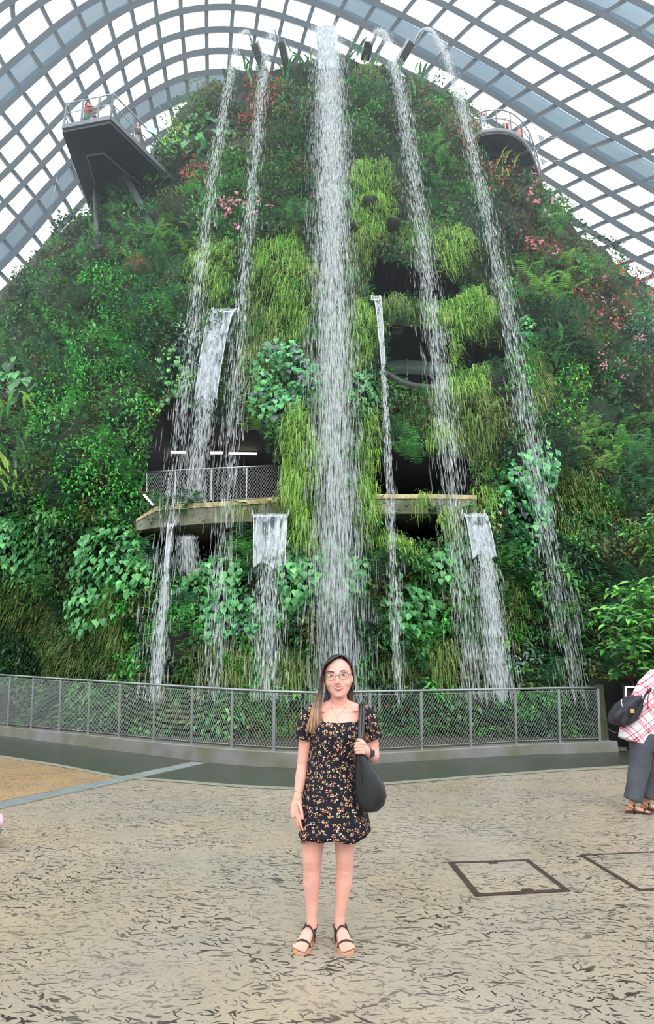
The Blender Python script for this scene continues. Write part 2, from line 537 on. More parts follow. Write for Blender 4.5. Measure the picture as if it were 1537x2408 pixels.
def wire_panel(A, B, name, parent, m, cell=0.062, r=0.0022, rad=True):
    """diamond wire mesh between two posts given as (foot, head)"""
    (a0, a1), (b0, b1) = A, B
    W = (b0 - a0).length; H = ((a1 - a0).length + (b1 - b0).length) / 2
    def P(s, h):
        u = s / W; v = h / H
        return a0.lerp(b0, u).lerp(a1.lerp(b1, u), v)
    b = MB()
    def seg(s0, h0, s1, h1, rr=r):
        p, q = P(s0, h0), P(s1, h1)
        d = (q - p)
        if d.length < 0.02: return
        d.normalize()
        sd = d.cross(Vector((0, 1, 0))).normalized() * rr
        up = Vector((0, -1, 0)) * rr
        c = [p + sd, p - sd * 0.5 + up, p - sd * 0.5 - up, q + sd, q - sd * 0.5 + up, q - sd * 0.5 - up]
        b.add(c, [(0, 1, 4, 3), (1, 2, 5, 4), (2, 0, 3, 5)], True)
    k0 = 0.62
    c = -H * k0
    while c < W:
        s0, h0, s1, h1 = c, 0.0, c + H * k0, H
        if s0 < 0: h0 = -s0 / k0; s0 = 0
        if s1 > W: h1 = H - (s1 - W) / k0; s1 = W
        if h1 > h0:
            seg(s0, h0, s1, h1); seg(W - s0, h0, W - s1, h1)
        c += cell
    seg(0, 0.012, W, 0.012, r * 2); seg(0, H - 0.012, W, H - 0.012, r * 2)
    return b.build(name, m, parent, recalc=False)
for k in range(len(posts) - 1):
    (l0, h0, _), (l1, h1, _) = posts[k], posts[k + 1]
    dz = Vector((0, 0, 0.05)); dd = Vector((0, 0, -0.05))
    wire_panel((l0 + dz, h0 + dd), (l1 + dz, h1 + dd), 'wire_mesh', rail, M_WIRE)

# ------------------------------------------------------------------ planting bed behind the curb, the hill
M_SOIL = mat('wet_soil', (52, 46, 36), 0.7, scale=3, rgb2=(34, 40, 24), bump=0.5)
M_HILL = mat('mossy_rock', (34, 40, 24), 0.85, scale=0.9, rgb2=(18, 22, 14), bump=0.6)
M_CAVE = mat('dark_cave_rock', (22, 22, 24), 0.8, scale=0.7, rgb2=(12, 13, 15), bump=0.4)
b = MB()
V, F = [], []
for k, px in enumerate(np.arange(-420, 1480, 40)):
    g, zt = curb_at(min(px, 1454))
    V += [(g.x, g.y + 0.3, 0.05), (g.x * 1.3, 22, 0.05)]
    if k: F.append((2 * k - 2, 2 * k, 2 * k + 1, 2 * k - 1))
b.add(V, F, False); o = b.build('ground_bed', M_SOIL, recalc=False); o['kind'] = 'structure'

NT, NZ = 420, 330
th = np.linspace(-math.pi / 2, math.pi / 2, NT)
zs = np.linspace(-0.4, ZTOP - 0.01, NZ)
TH, ZZ = np.meshgrid(th, zs)
bb = np.where(TH < 0, np.interp(ZZ, ZL, BLT), np.interp(ZZ, ZR, BRT))
XX = bb * np.sign(TH) * np.power(np.abs(np.sin(TH)), 2 / PE) * 0.9999
YY = hillY(XX, ZZ)
YY = np.where(np.isnan(YY), YC, YY)
PXh, PYh = project(np.stack([XX, YY, ZZ], -1))
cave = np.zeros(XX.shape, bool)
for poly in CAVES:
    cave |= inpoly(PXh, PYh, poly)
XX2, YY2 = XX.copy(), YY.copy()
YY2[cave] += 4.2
V = np.stack([XX2, YY2, ZZ], -1).reshape(-1, 3)
top_c = len(V)
V = np.concatenate([V, [[0, YC, ZTOP + 0.3]]])
idx = np.arange(NT * NZ).reshape(NZ, NT)
Q = np.stack([idx[:-1, :-1], idx[:-1, 1:], idx[1:, 1:], idx[1:, :-1]], -1).reshape(-1, 4)
T = np.stack([idx[-1, :-1], idx[-1, 1:], np.full(NT - 1, top_c)], -1)
B4 = np.stack([idx[:-1, -1], idx[:-1, 0], idx[1:, 0], idx[1:, -1]], -1)
counts = np.concatenate([np.full(len(Q), 4), np.full(len(T), 3), np.full(len(B4), 4)])
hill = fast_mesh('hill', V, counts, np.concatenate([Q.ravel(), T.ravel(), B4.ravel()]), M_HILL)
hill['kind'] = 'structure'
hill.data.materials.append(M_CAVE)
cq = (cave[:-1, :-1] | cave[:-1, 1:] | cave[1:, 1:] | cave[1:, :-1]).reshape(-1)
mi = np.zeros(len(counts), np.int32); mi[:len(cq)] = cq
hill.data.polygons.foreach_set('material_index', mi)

# ------------------------------------------------------------------ the glass dome
NODES = [(-1,0,424,27),(0,0,484,20),(1,0,549,18),(2,0,606,25),(3,0,666,43),(4,0,721,62),(5,0,777,81),(-1,1,428,83),(0,1,485,73),(1,1,544,72),(2,1,600,78),(3,1,653,94),(4,1,707,113),(-2,2,383,154),(-1,2,433,133),(0,2,485,122),(1,2,541,121),(2,2,593,130),(-2,3,390,202),(-1,3,437,182),(0,3,487,174),(1,3,537,172),(-2,4,398,249),(-1,4,442,229),(4,-1,739,8),(5,-1,798,34),(6,-1,852,59),(7,-1,910,88),(8,-1,964,118),(9,-1,1022,150),(10,-1,1079,178),(6,-2,884,10),(7,-2,945,39),(8,-2,1005,69),(9,-2,1066,101),(10,-2,1124,135),(8,-3,1053,14),(9,-3,1118,53),(6,0,828,111),(10,0,1041,216),(11,0,1089,250),(11,-5,1419,31),(12,-5,1499,79),(9,-4,1177,3),(10,-4,1253,40),(11,-4,1327,81),(12,-4,1402,125),(13,-4,1477,170),(10,-3,1184,88),(11,-3,1250,128),(12,-3,1320,167),(13,-3,1389,208),(14,-3,1460,251),(15,-3,1531,294),(11,-2,1189,169),(12,-2,1250,207),(13,-2,1315,245),(14,-2,1380,285),(15,-2,1448,325),(16,-2,1517,364),(11,-1,1140,210),(12,-1,1194,243),(13,-1,1253,282),(14,-1,1311,319),(15,-1,1375,354),(16,-1,1440,390),(12,0,1144,282),(14,0,1255,350),(15,0,1314,385),(17,-1,1505,433),(16,0,1375,417),(17,0,1436,456),(18,0,1499,495),(15,1,1267,411),(16,1,1319,445),(17,1,1376,482),(18,1,1435,518),(19,1,1495,555),(17,2,1331,505),(18,2,1379,542),(19,2,1438,576),(20,2,1497,610),(20,3,1442,632),(21,3,1499,667),(-2,0,368,47),(-3,0,318,73),(-4,0,269,101),(-5,0,224,138),(-6,0,177,176),(-7,0,130,213),(-8,0,83,259),(-9,0,36,307),(-2,1,376,100),(-3,1,329,125),(-4,1,285,154),(-5,1,241,189),(-6,1,198,223),(-7,1,156,262),(-8,1,113,304),(-9,1,69,349),(-10,1,23,398),(-3,2,341,177),(-4,2,298,206),(-5,2,258,237),(-6,2,216,263),(-8,2,139,346),(-9,2,99,388),(-3,3,350,223),(-4,3,311,250),(-8,3,161,388),(-3,4,360,269),(-3,-1,306,16),(-4,-1,254,47),(-5,-1,204,83),(-6,-1,155,124),(-7,-1,103,167),(-8,-1,49,213),(-9,-1,0,263),(-5,-2,181,26),(-6,-2,124,69),(-7,-2,69,115),(-8,-2,10,163),(-6,-3,91,3),(-7,-3,29,53),(-10,2,54,431),(-11,2,9,479),(-9,3,125,425),(-10,3,83,467),(-11,3,43,514),(-12,3,3,562),(-9,4,146,464),(-10,4,113,506),(-11,4,74,550),(-12,4,34,595),(-9,5,170,505),(-10,5,136,544),(-11,5,101,583),(-12,5,66,630),(-13,5,25,671),(-9,6,188,543),(-10,6,156,578),(-11,6,125,617),(-12,6,94,663)]
kk = np.array([(a, b_ * 1.8) for a, b_, _, _ in NODES], float)
pp_ = np.array([(c, d) for _, _, c, d in NODES], float)
def _phi(r2): return np.where(r2 > 0, 0.5 * r2 * np.log(np.maximum(r2, 1e-12)), 0)
D2 = ((kk[:, None] - kk[None]) ** 2).sum(-1)
nn = len(kk)
A_ = np.zeros((nn + 3, nn + 3)); A_[:nn, :nn] = _phi(D2) + 2.0 * np.eye(nn)
A_[:nn, nn] = 1; A_[:nn, nn + 1:] = kk; A_[nn, :nn] = 1; A_[nn + 1:, :nn] = kk.T
Wt = np.linalg.solve(A_, np.concatenate([pp_, np.zeros((3, 2))]))
def lattice(i, j):
    q = np.stack([np.asarray(i, float), np.asarray(j, float) * 1.8], -1).reshape(-1, 2)
    d2 = ((q[:, None] - kk[None]) ** 2).sum(-1)
    r = _phi(d2) @ Wt[:nn] + Wt[nn] + q @ Wt[nn + 1:]
    return r[:, 0], r[:, 1]
DC = np.array([0.0, 16.0, -4.0]); DR = np.array([44.0, 36.0, 57.0])
def shell(px, py, k=1.0):
    """the line of sight's point on the dome's smooth shell, grown by k, and the shell's normal there"""
    d = ray(px, py)
    o = (np.array([0, 0, CAMZ]) - DC) / (DR * k); dd = d / (DR * k)
    a = (dd * dd).sum(-1); b2 = (dd * o).sum(-1); c = (o * o).sum() - 1
    t = (-b2 + np.sqrt(b2 * b2 - a * c)) / a
    P = d * t[:, None] + np.array([0, 0, CAMZ])
    n = (P - DC) / DR ** 2
    return P, n / np.linalg.norm(n, axis=1, keepdims=True)
def sweep(mb, P, N_, w, h, shift=0.0):
    """rectangular bar along points P with surface normals N_: w across, h along the normal (inwards)"""
    V, F = [], []
    k = len(P)
    for i in range(k):
        t = P[min(i + 1, k - 1)] - P[max(i - 1, 0)]
        t = t / np.linalg.norm(t)
        s = np.cross(t, N_[i]); s /= np.linalg.norm(s)
        for (a, c) in ((-1, 0), (1, 0), (1, -1), (-1, -1)):
            V.append(P[i] + s * w / 2 * a + N_[i] * (h * c + shift))
    for i in range(k - 1):
        for j in range(4):
            F.append((4 * i + j, 4 * i + (j + 1) % 4, 4 * i + 4 + (j + 1) % 4, 4 * i + 4 + j))
    F.append((3, 2, 1, 0)); F.append(tuple(4 * (k - 1) + j for j in range(4)))
    mb.add(V, F, False)
M_RIB = mat('painted_steel_grey', (98, 107, 116), 0.45, 0.0, 0.4, scale=0.5, var=0.08)
M_ARCH = mat('pale_blue_outer_steel', (206, 232, 248), 0.5, 0, 0.4, scale=0.2, rgb2=(228, 242, 250))
M_ARCHB = mat('blue_outer_steel', (150, 196, 224), 0.5, 0, 0.4, scale=0.2, var=.1)
M_ARCHD = mat('outer_arch_pipe', (170, 190, 206), 0.5, 0, 0.4, scale=0.3, var=0.15)
M_WHITE = mat('white_strut', (206, 216, 222), 0.5, scale=2, var=0.05)
gm = bpy.data.materials.new('dome_glass'); gm.use_nodes = True
n_, l_ = gm.node_tree.nodes, gm.node_tree.links
n_.remove(n_['Principled BSDF'])
tr = n_.new('ShaderNodeBsdfTransparent'); gl = n_.new('ShaderNodeBsdfGlossy'); mx = n_.new('ShaderNodeMixShader')
tn = n_.new('ShaderNodeTexNoise'); tn.inputs['Scale'].default_value = 0.4
tt = n_.new('ShaderNodeTexCoord'); rp = n_.new('ShaderNodeValToRGB')
rp.color_ramp.elements[0].color = (0.90, 0.95, 0.96, 1); rp.color_ramp.elements[1].color = (0.97, 0.985, 0.99, 1)
l_.new(tt.outputs['Object'], tn.inputs['Vector']); l_.new(tn.outputs['Fac'], rp.inputs[0]); l_.new(rp.outputs[0], tr.inputs[0])
gl.inputs['Roughness'].default_value = 0.08; mx.inputs[0].default_value = 0.05
l_.new(tr.outputs[0], mx.inputs[1]); l_.new(gl.outputs[0], mx.inputs[2]); l_.new(mx.outputs[0], n_['Material Output'].inputs[0])
dome = bpy.data.objects.new('ceiling', None); link(dome); dome['kind'] = 'structure'
I0, I1, J0, J1 = -17, 25, -7, 9
def keep(px, py): return (px > -260) & (px < 1800) & (py > -330) & (py < 1180)
for j in range(J0, J1 + 1):
    ii = np.arange(I0, I1 + 0.01, 0.25)
    px, py = lattice(ii, np.full(len(ii), j)); ok = keep(px, py)
    if ok.sum() < 4: continue
    P, N_ = shell(px[ok], py[ok])
    b = MB(); sweep(b, P, N_, 0.34, 0.75); b.build('arch_rib', M_RIB, dome, recalc=False)
for i in range(I0, I1 + 1):
    jj = np.arange(J0, J1 + 0.01, 0.25)
    px, py = lattice(np.full(len(jj), i), jj); ok = keep(px, py)
    if ok.sum() < 4: continue
    P, N_ = shell(px[ok], py[ok])
    b = MB(); sweep(b, P, N_, 0.24, 0.55); b.build('purlin', M_RIB, dome, recalc=False)
for j in range(J0, J1):
    ii = np.arange(I0, I1 + 0.01, 0.5)
    V, F = [], []
    pa = lattice(ii, np.full(len(ii), j)); pb = lattice(ii, np.full(len(ii), j + 1))
    A1_, _n = shell(*pa, 1.004); B1_, _n = shell(*pb, 1.004)
    ok = keep(*pa) & keep(*pb)
    V = np.stack([A1_, B1_], 1).reshape(-1, 3)
    F = [(2 * k, 2 * k + 2, 2 * k + 3, 2 * k + 1) for k in range(len(ii) - 1) if ok[k] and ok[k + 1]]
    if not F: continue
    b = MB(); b.add(V, F, True); b.build('glazing_strip', gm, dome, recalc=False)
for j in (-1.5, 3.5, -5.45):
    ii = np.arange(I0, I1 + 0.01, 0.5)
    px, py = lattice(ii, np.full(len(ii), j)); ok = keep(px, py)
    P, N_ = shell(px[ok], py[ok], 1.05)
    b = MB(); sweep(b, P, N_, 0.62, 0.35); b.build('outer_arch', M_ARCH, dome, recalc=False)
    px, py = lattice(ii, np.full(len(ii), j + 0.26)); ok = keep(px, py)
    P, N_ = shell(px[ok], py[ok], 1.05)
    b = MB(); sweep(b, P, N_, 0.35, 0.25); b.build('outer_arch', M_ARCHB, dome, recalc=False)
    px, py = lattice(ii, np.full(len(ii), j - 0.27)); ok = keep(px, py)
    P, N_ = shell(px[ok], py[ok], 1.06)
    b = MB(); sweep(b, P, N_, 0.3, 0.3); b.build('outer_pipe', M_ARCHD, dome, recalc=False)
    for i in range(I0 + 1, I1, 3):
        px, py = lattice([i, i, i], [math.ceil(j), math.floor(j), j]); 
        if not keep(px, py).all(): continue
        P, N_ = shell(px, py, 1.0); Q2, _n = shell(px, py, 1.05)
        b = MB()
        for e in (P[0], P[1]):
            b.loft([e, Q2[2]], 0.07, 6)
        b.build('strut', M_WHITE, dome, recalc=False)

# ------------------------------------------------------------------ foliage: leaf templates and scattering
def leaf_material(name, rough=0.45, trans=0.25):
    m = bpy.data.materials.new(name); m.use_nodes = True
    n, l = m.node_tree.nodes, m.node_tree.links
    b = n['Principled BSDF']; out = n['Material Output']
    a = n.new('ShaderNodeAttribute'); a.attribute_name = 'Col'
    no = n.new('ShaderNodeTexNoise'); no.inputs['Scale'].default_value = 6
    t = n.new('ShaderNodeTexCoord'); l.new(t.outputs['Object'], no.inputs['Vector'])
    mr = n.new('ShaderNodeMapRange'); mr.inputs['To Min'].default_value = 0.75; mr.inputs['To Max'].default_value = 1.2
    l.new(no.outputs['Fac'], mr.inputs['Value'])
    mx = n.new('ShaderNodeVectorMath'); mx.operation = 'SCALE'
    l.new(a.outputs['Color'], mx.inputs[0]); l.new(mr.outputs[0], mx.inputs['Scale'])
    l.new(mx.outputs[0], b.inputs['Base Color'])
    b.inputs['Roughness'].default_value = rough
    b.inputs['Specular IOR Level'].default_value = 0.35
    tl = n.new('ShaderNodeBsdfTranslucent'); l.new(mx.outputs[0], tl.inputs[0])
    ms = n.new('ShaderNodeMixShader'); ms.inputs[0].default_value = trans
    l.new(b.outputs[0], ms.inputs[1]); l.new(tl.outputs[0], ms.inputs[2]); l.new(ms.outputs[0], out.inputs[0])
    return m
M_LEAF = leaf_material('leaf')
M_GLOSS = leaf_material('glossy_leaf', 0.3, 0.2)
M_GRASS = leaf_material('grass_blade', 0.55, 0.35)
M_PETAL = leaf_material('petal', 0.5, 0.4)

def T_lens(w=0.5, fold=0.12, droop=0.15):
    v = [(0, 0, 0), (-w * .36, .32, fold), (0, .36, 0), (w * .36, .32, fold), (-w * .3, .68, fold - droop * .5), (0, .68, -droop * .5), (w * .3, .68, fold - droop * .5), (0, 1, -droop)]
    f = [(0, 2, 1), (0, 3, 2), (1, 2, 5, 4), (2, 3, 6, 5), (4, 5, 7), (5, 6, 7)]
    return np.array(v, float), f
def T_simple(w=0.55, fold=0.1, droop=0.12):
    v = [(0, 0, 0), (-w / 2, .42, fold), (0, 1, -droop), (w / 2, .42, fold)]
    return np.array(v, float), [(0, 2, 1), (0, 3, 2)]
def T_heart():
    v = [(0, 0, 0), (-.22, -.14, .03), (-.46, .1, .07), (-.42, .42, .06), (0, 1.0, -.16), (.42, .42, .06), (.46, .1, .07), (.22, -.14, .03), (0, .4, -.02)]
    f = [(0, 8, 2, 1), (2, 8, 3), (3, 8, 4), (4, 8, 5), (5, 8, 6), (6, 8, 0, 7)]
    return np.array(v, float), f
def T_strap(w=0.16):
    v, f = [], []
    cv = [(0, 0), (.25, .16), (.5, .24), (.75, .2), (1, .05)]
    ws = [.5, .9, 1, .8, .05]
    for (y, z), k in zip(cv, ws):
        v += [(-w / 2 * k, y, z + .03 * k), (0, y, z), (w / 2 * k, y, z + .03 * k)]
    for i in range(4):
        for j in range(2):
            f.append((3 * i + j, 3 * i + j + 1, 3 * i + j + 4, 3 * i + j + 3))
    return np.array(v, float), f
def T_fern(n=11, w=0.34):
    v, f = [], []
    def c(t): return (t, .32 * math.sin(t * 2.2) - .34 * t * t)
    for i in range(n):
        t = (i + 0.7) / (n + .5)
        y, z = c(t); L = w * math.sin(math.pi * min(1, .18 + .8 * t) ** .8) * (1 - .35 * t) + .02
        for s in (-1, 1):
            o = len(v)
            v += [(0, y - .028, z), (0, y + .028, z), (s * L * .6, y + .06, z - .02), (s * L, y + .10, z - .07)]
            f += [(o, o + 2, o + 1) if s < 0 else (o, o + 1, o + 2), (o, o + 3, o + 2) if s < 0 else (o, o + 2, o + 3)]
    o = len(v)
    for t in (0, .5, 1):
        y, z = c(t); v += [(-.008, y, z), (.008, y, z)]
    f += [(o, o + 1, o + 3, o + 2), (o + 2, o + 3, o + 5, o + 4)]
    return np.array(v, float), f
def T_blade(path, w=0.03):
    v, f = [], []
    n = len(path)
    for i, (y, z) in enumerate(path):
        k = (1 - (i / (n - 1)) ** 2) * w / 2 + .002
        v += [(-k, y, z), (k, y, z)]
        if i: f.append((2 * i - 2, 2 * i - 1, 2 * i + 1, 2 * i))
    return np.array(v, float), f
def T_flower():
    v, f = [(0, 0, 0)], []
    for k in range(5):
        a = 2 * math.pi * k / 5
        o = len(v)
        v += [(.5 * math.cos(a - .5), .5 * math.sin(a - .5), .18), (.95 * math.cos(a), .95 * math.sin(a), .1), (.5 * math.cos(a + .5), .5 * math.sin(a + .5), .18)]
        f.append((0, o, o + 1, o + 2))
    return np.array(v, float), f
TEMPL = {
    'lens': T_lens(), 'narrow': T_lens(0.34), 'small': T_simple(), 'heart': T_heart(), 'strap': T_strap(), 'fern': T_fern(),
    'hang': T_blade([(0, 0), (.16, .14), (.34, .12), (.48, -.08), (.56, -.40), (.58, -.78)], .036),
    'tuft': T_blade([(0, 0), (.12, .3), (.3, .42), (.48, .3), (.58, .05)], .045),
    'flower': T_flower(), 'frondlet': T_fern(7, 0.3),
}
class Leaves:
    """gathers oriented copies of leaf templates into one mesh"""
    def __init__(self): self.V, self.C, self.I, self.K, self.o = [], [], [], [], 0
    def put(self, kind, pos, tip, nrm, size, col):
        tv, tf = TEMPL[kind]
        N_ = len(pos)
        if N_ == 0: return
        y = tip / np.linalg.norm(tip, axis=1, keepdims=True)
        x = np.cross(y, nrm); x /= np.maximum(np.linalg.norm(x, axis=1, keepdims=True), 1e-6)
        z = np.cross(x, y)
        R = np.stack([x, y, z], 1) * np.asarray(size).reshape(-1, 1, 1)
        P = np.einsum('vk,nkj->nvj', tv, R) + pos[:, None]
        self.V.append(P.reshape(-1, 3))
        self.C.append(np.repeat(col, len(tv), 0))
        fl = np.array([i for q in tf for i in q]); fc = np.array([len(q) for q in tf])
        self.I.append((fl[None] + (np.arange(N_) * len(tv))[:, None] + self.o).ravel())
        self.K.append(np.tile(fc, N_)); self.o += N_ * len(tv)
    def build(self, name, m, parent=None):
        return fast_mesh(name, np.concatenate(self.V), np.concatenate(self.K), np.concatenate(self.I), m, parent, np.concatenate(self.C))

LEAFGAIN = 1.5
def palette(cols, n, jit=0.18):
    c = np.array([lin(c) for c in cols])
    c = c * .9 + c.mean(1, keepdims=True) * .1
    k = rng.integers(0, len(c), n)
    return np.clip(c[k] * LEAFGAIN * (1 + jit * rng.standard_normal((n, 1))) * (1 + 0.06 * rng.standard_normal((n, 3))), 0.002, 0.9)

PAL = {
    'fig': [(52, 140, 52), (72, 165, 64), (40, 116, 48), (86, 176, 70)],
    'bright': [(96, 178, 64), (74, 160, 56), (120, 192, 76)],
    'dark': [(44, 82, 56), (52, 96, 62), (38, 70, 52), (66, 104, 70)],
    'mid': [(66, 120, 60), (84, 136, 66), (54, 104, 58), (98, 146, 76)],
    'olive': [(96, 118, 62), (112, 130, 70), (78, 100, 56), (120, 112, 70)],
    'grass': [(118, 164, 62), (138, 182, 76), (98, 148, 58), (154, 180, 90), (110, 152, 66)],
    'grassdry': [(122, 144, 76), (106, 134, 64), (138, 150, 90), (92, 122, 58)],
    'moss': [(74, 100, 46), (60, 88, 42), (92, 112, 54), (50, 76, 42)],
    'heart': [(64, 132, 74), (82, 150, 84), (54, 114, 66), (98, 160, 92), (72, 140, 78), (60, 122, 68)],
    'heartp': [(70, 146, 88), (88, 160, 98), (78, 86, 98), (60, 126, 80), (80, 150, 90)],
    'fern': [(74, 142, 66), (92, 158, 74), (60, 122, 60)],
    'ferny': [(120, 170, 70), (104, 160, 70), (140, 178, 80)],
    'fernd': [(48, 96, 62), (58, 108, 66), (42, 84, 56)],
    'red': [(150, 70, 62), (128, 76, 62), (170, 82, 72), (110, 86, 62), (96, 104, 66)],
    'purple': [(92, 76, 80), (78, 70, 76), (104, 92, 84), (74, 86, 70)],
    'pink': [(230, 120, 150), (238, 150, 172), (222, 100, 134)],
    'redfl': [(214, 66, 60), (226, 92, 80), (196, 54, 54)],
    'violet': [(110, 70, 190)],
    'brown': [(142, 112, 84), (124, 98, 76)],
    'big': [(64, 122, 72), (80, 140, 80), (54, 104, 66)],
    'lime': [(150, 200, 84), (130, 186, 76), (168, 210, 96)],
    'silver': [(120, 150, 140), (104, 136, 122), (134, 160, 150)],
}
#        template, leaf size, spread, palette, thickness of the clump, leaves per square size, material
KINDS = {
    'fig':    [('lens', 0.155, .3, 'fig', 1.0, 1.5, M_GLOSS)],
    'figs':   [('small', 0.12, .3, 'fig', 0.7, 1.6, M_GLOSS)],
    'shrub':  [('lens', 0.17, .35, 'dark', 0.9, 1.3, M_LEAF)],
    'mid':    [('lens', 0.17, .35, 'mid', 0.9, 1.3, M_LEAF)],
    'olive':  [('small', 0.15, .35, 'olive', 0.8, 1.5, M_LEAF)],
    'grass':  [('hang', 0.5, .35, 'grass', 0.6, 4.6, M_GRASS), ('tuft', 0.42, .35, 'grass', 0.5, 2.2, M_GRASS)],
    'grassd': [('hang', 0.46, .35, 'grassdry', 0.5, 3.6, M_GRASS), ('tuft', 0.4, .35, 'grassdry', 0.4, 1.6, M_GRASS)],
    'moss':   [('small', 0.11, .4, 'moss', 0.35, 1.4, M_LEAF), ('hang', 0.35, .4, 'grassdry', 0.3, 1.2, M_GRASS)],
    'heart':  [('heart', 0.18, .25, 'heart', 0.75, 1.25, M_GLOSS)],
    'heartp': [('heart', 0.175, .25, 'heartp', 0.8, 1.35, M_GLOSS)],
    'fern':   [('fern', 0.62, .3, 'fern', 0.6, 2.0, M_LEAF)],
    'ferny':  [('fern', 0.5, .3, 'ferny', 0.5, 2.0, M_LEAF)],
    'fernd':  [('fern', 0.66, .3, 'fernd', 0.7, 2.0, M_LEAF)],
    'strap':  [('strap', 0.75, .3, 'big', 0.5, 1.6, M_GLOSS)],
    'straplime': [('strap', 0.6, .3, 'lime', 0.45, 1.6, M_GLOSS)],
    'red':    [('lens', 0.14, .35, 'red', 0.8, 1.3, M_LEAF)],
    'purple': [('lens', 0.2, .3, 'purple', 0.6, 1.2, M_LEAF)],
    'bright': [('lens', 0.2, .35, 'bright', 0.7, 1.2, M_GLOSS)],
    'big':    [('heart', 0.42, .3, 'big', 0.7, 1.0, M_GLOSS)],
    'silver': [('lens', 0.2, .35, 'silver', 0.5, 1.2, M_LEAF)],
    'tuft':   [('tuft', 0.6, .35, 'grass', 0.4, 4.5, M_GRASS)],
    'brownfern': [('fern', 0.6, .3, 'brown', 0.5, 2.0, M_LEAF)],
    'lime':   [('lens', 0.19, .35, 'lime', 0.6, 1.1, M_LEAF)],
}
UP = np.array([0, 0, 1.0])
def orient(P, nr, template, spread):
    """tip direction and face normal of leaves growing out of the hill"""
    n = len(P)
    rd = rng.standard_normal((n, 3))
    if template == 'heart':
        tip = -UP * 0.9 + nr * 0.35 + rd * 0.28
        fn = nr * 1.0 + UP * 0.35 + rd * 0.25
    elif template in ('hang',):
        out = nr.copy(); out[:, 2] = 0
        out /= np.linalg.norm(out, axis=1, keepdims=True)
        tip = out + rd * np.array([.8, .45, .3])
        fn = np.tile(UP, (n, 1)) + rd * .28
    elif template in ('tuft', 'fern', 'frondlet', 'strap'):
        side = np.cross(nr, UP); a = rng.uniform(-1.25, 1.25, n)[:, None]
        tip = nr * np.cos(a) + side * np.sin(a) + UP * rng.uniform(-.1, .55, n)[:, None]
        fn = np.tile(UP, (n, 1)) + nr * .35 + rd * .15
    else:
        tip = nr * .55 - UP * .25 + rd * .6
        fn = UP * .75 + nr * .6 + rd * .4
    return tip, fn

def clump_points(cx, cy, rx, ry, rot, size, cover, edge=0.16, avoid=True):
    """points on the hill under a soft-edged ellipse, plus 0..1 for how deep inside each lies"""
    C = on_hill([cx], [cy])[0]
    if np.isnan(C[0]):
        C = on_hill([cx + (60 if cx < 768 else -60)], [cy + 60])[0]
        if np.isnan(C[0]): C = np.array([0, 27, 20.0])
    m_per = C[1] / FPX * 1.05
    n = int(min(14000, cover * math.pi * rx * ry * m_per ** 2 / (size * size * 0.42)))
    n = max(n, 24)
    a = rng.uniform(0, 2 * math.pi, n)
    q = np.sqrt(rng.uniform(0, 1, n)) * (1 + edge * rng.standard_normal(n))
    wob = 1 + 0.14 * np.sin(3 * a + cx) + 0.1 * np.sin(5 * a + cy * 1.7)
    x, y = q * np.cos(a) * rx * wob, q * np.sin(a) * ry * wob
    c, s = math.cos(rot), math.sin(rot)
    px, py = cx + x * c - y * s, cy + x * s + y * c
    P = on_hill(px, py)
    ok = ~np.isnan(P[:, 0])
    if avoid:
        for poly in CAVES: ok &= ~inpoly(px, py, poly)
    return P[ok], np.clip(1 - q[ok] ** 2, 0, 1), m_per

def plant(name, kind, ell, label, cat, group=None, flowers=None, thick=1.0, cover=1.0, size=1.0, avoid=True):
    cx, cy, rx, ry = ell[:4]
    rot = math.radians(ell[4]) if len(ell) > 4 else 0.0
    root = None
    for li, (tmp, sz, spr, pal, th, cov, m) in enumerate(KINDS[kind]):
        sz = sz * size
        P, dep, mp = clump_points(cx, cy, rx, ry, rot, sz, cov * cover * (5.0 * size if tmp == 'hang' else 2.0 if tmp == 'tuft' else 0.9 if tmp in ('fern', 'strap') else 1), avoid=avoid)
        if len(P) < 3: continue
        nr = hill_normal(P)
        if root is None:
            c = P.mean(0); root = thing(name, label, cat, tuple(c), group, 'thing')
        h = th * thick * np.sqrt(dep) * rng.uniform(0.15, 1.0, len(P)) ** 0.6
        # lumps of growth inside the clump
        h *= 0.7 + 0.55 * np.sin(P[:, 0] * 2.3 + cx) * np.sin(P[:, 2] * 2.0 + cy)
        pos = P + nr * h[:, None]
        tip, fn = orient(P, nr, tmp, spr)
        L = Leaves()
        L.put(tmp, pos, tip, fn, sz * rng.uniform(.65, 1.3, len(P)), palette(PAL[pal], len(P)))
        L.build('foliage', m, root)
    if flowers and root is not None:
        pal, nf, fs = flowers
        P, dep, mp = clump_points(cx, cy, rx * .85, ry * .85, rot, 0.3, 1.0)
        if len(P) > nf: P = P[rng.choice(len(P), nf, False)]
        nr = hill_normal(P)
        pos = P + nr * (0.75 * thick * KINDS[kind][0][4] + .1)
        kk_ = 5
        for i_ in range(len(P)):
          L = Leaves()
          nr2 = np.repeat(nr[i_:i_ + 1], kk_, 0)
          pos_ = np.repeat(pos[i_:i_ + 1], kk_, 0) + rng.standard_normal((kk_, 3)) * fs * .8
          L.put('flower', pos_, np.cross(nr2, rng.standard_normal(nr2.shape)), nr2 + rng.standard_normal(nr2.shape) * .4, fs * rng.uniform(.6, 1.2, kk_), palette(PAL[pal], kk_))
          L.build('blossoms', M_PETAL, root)
    return root

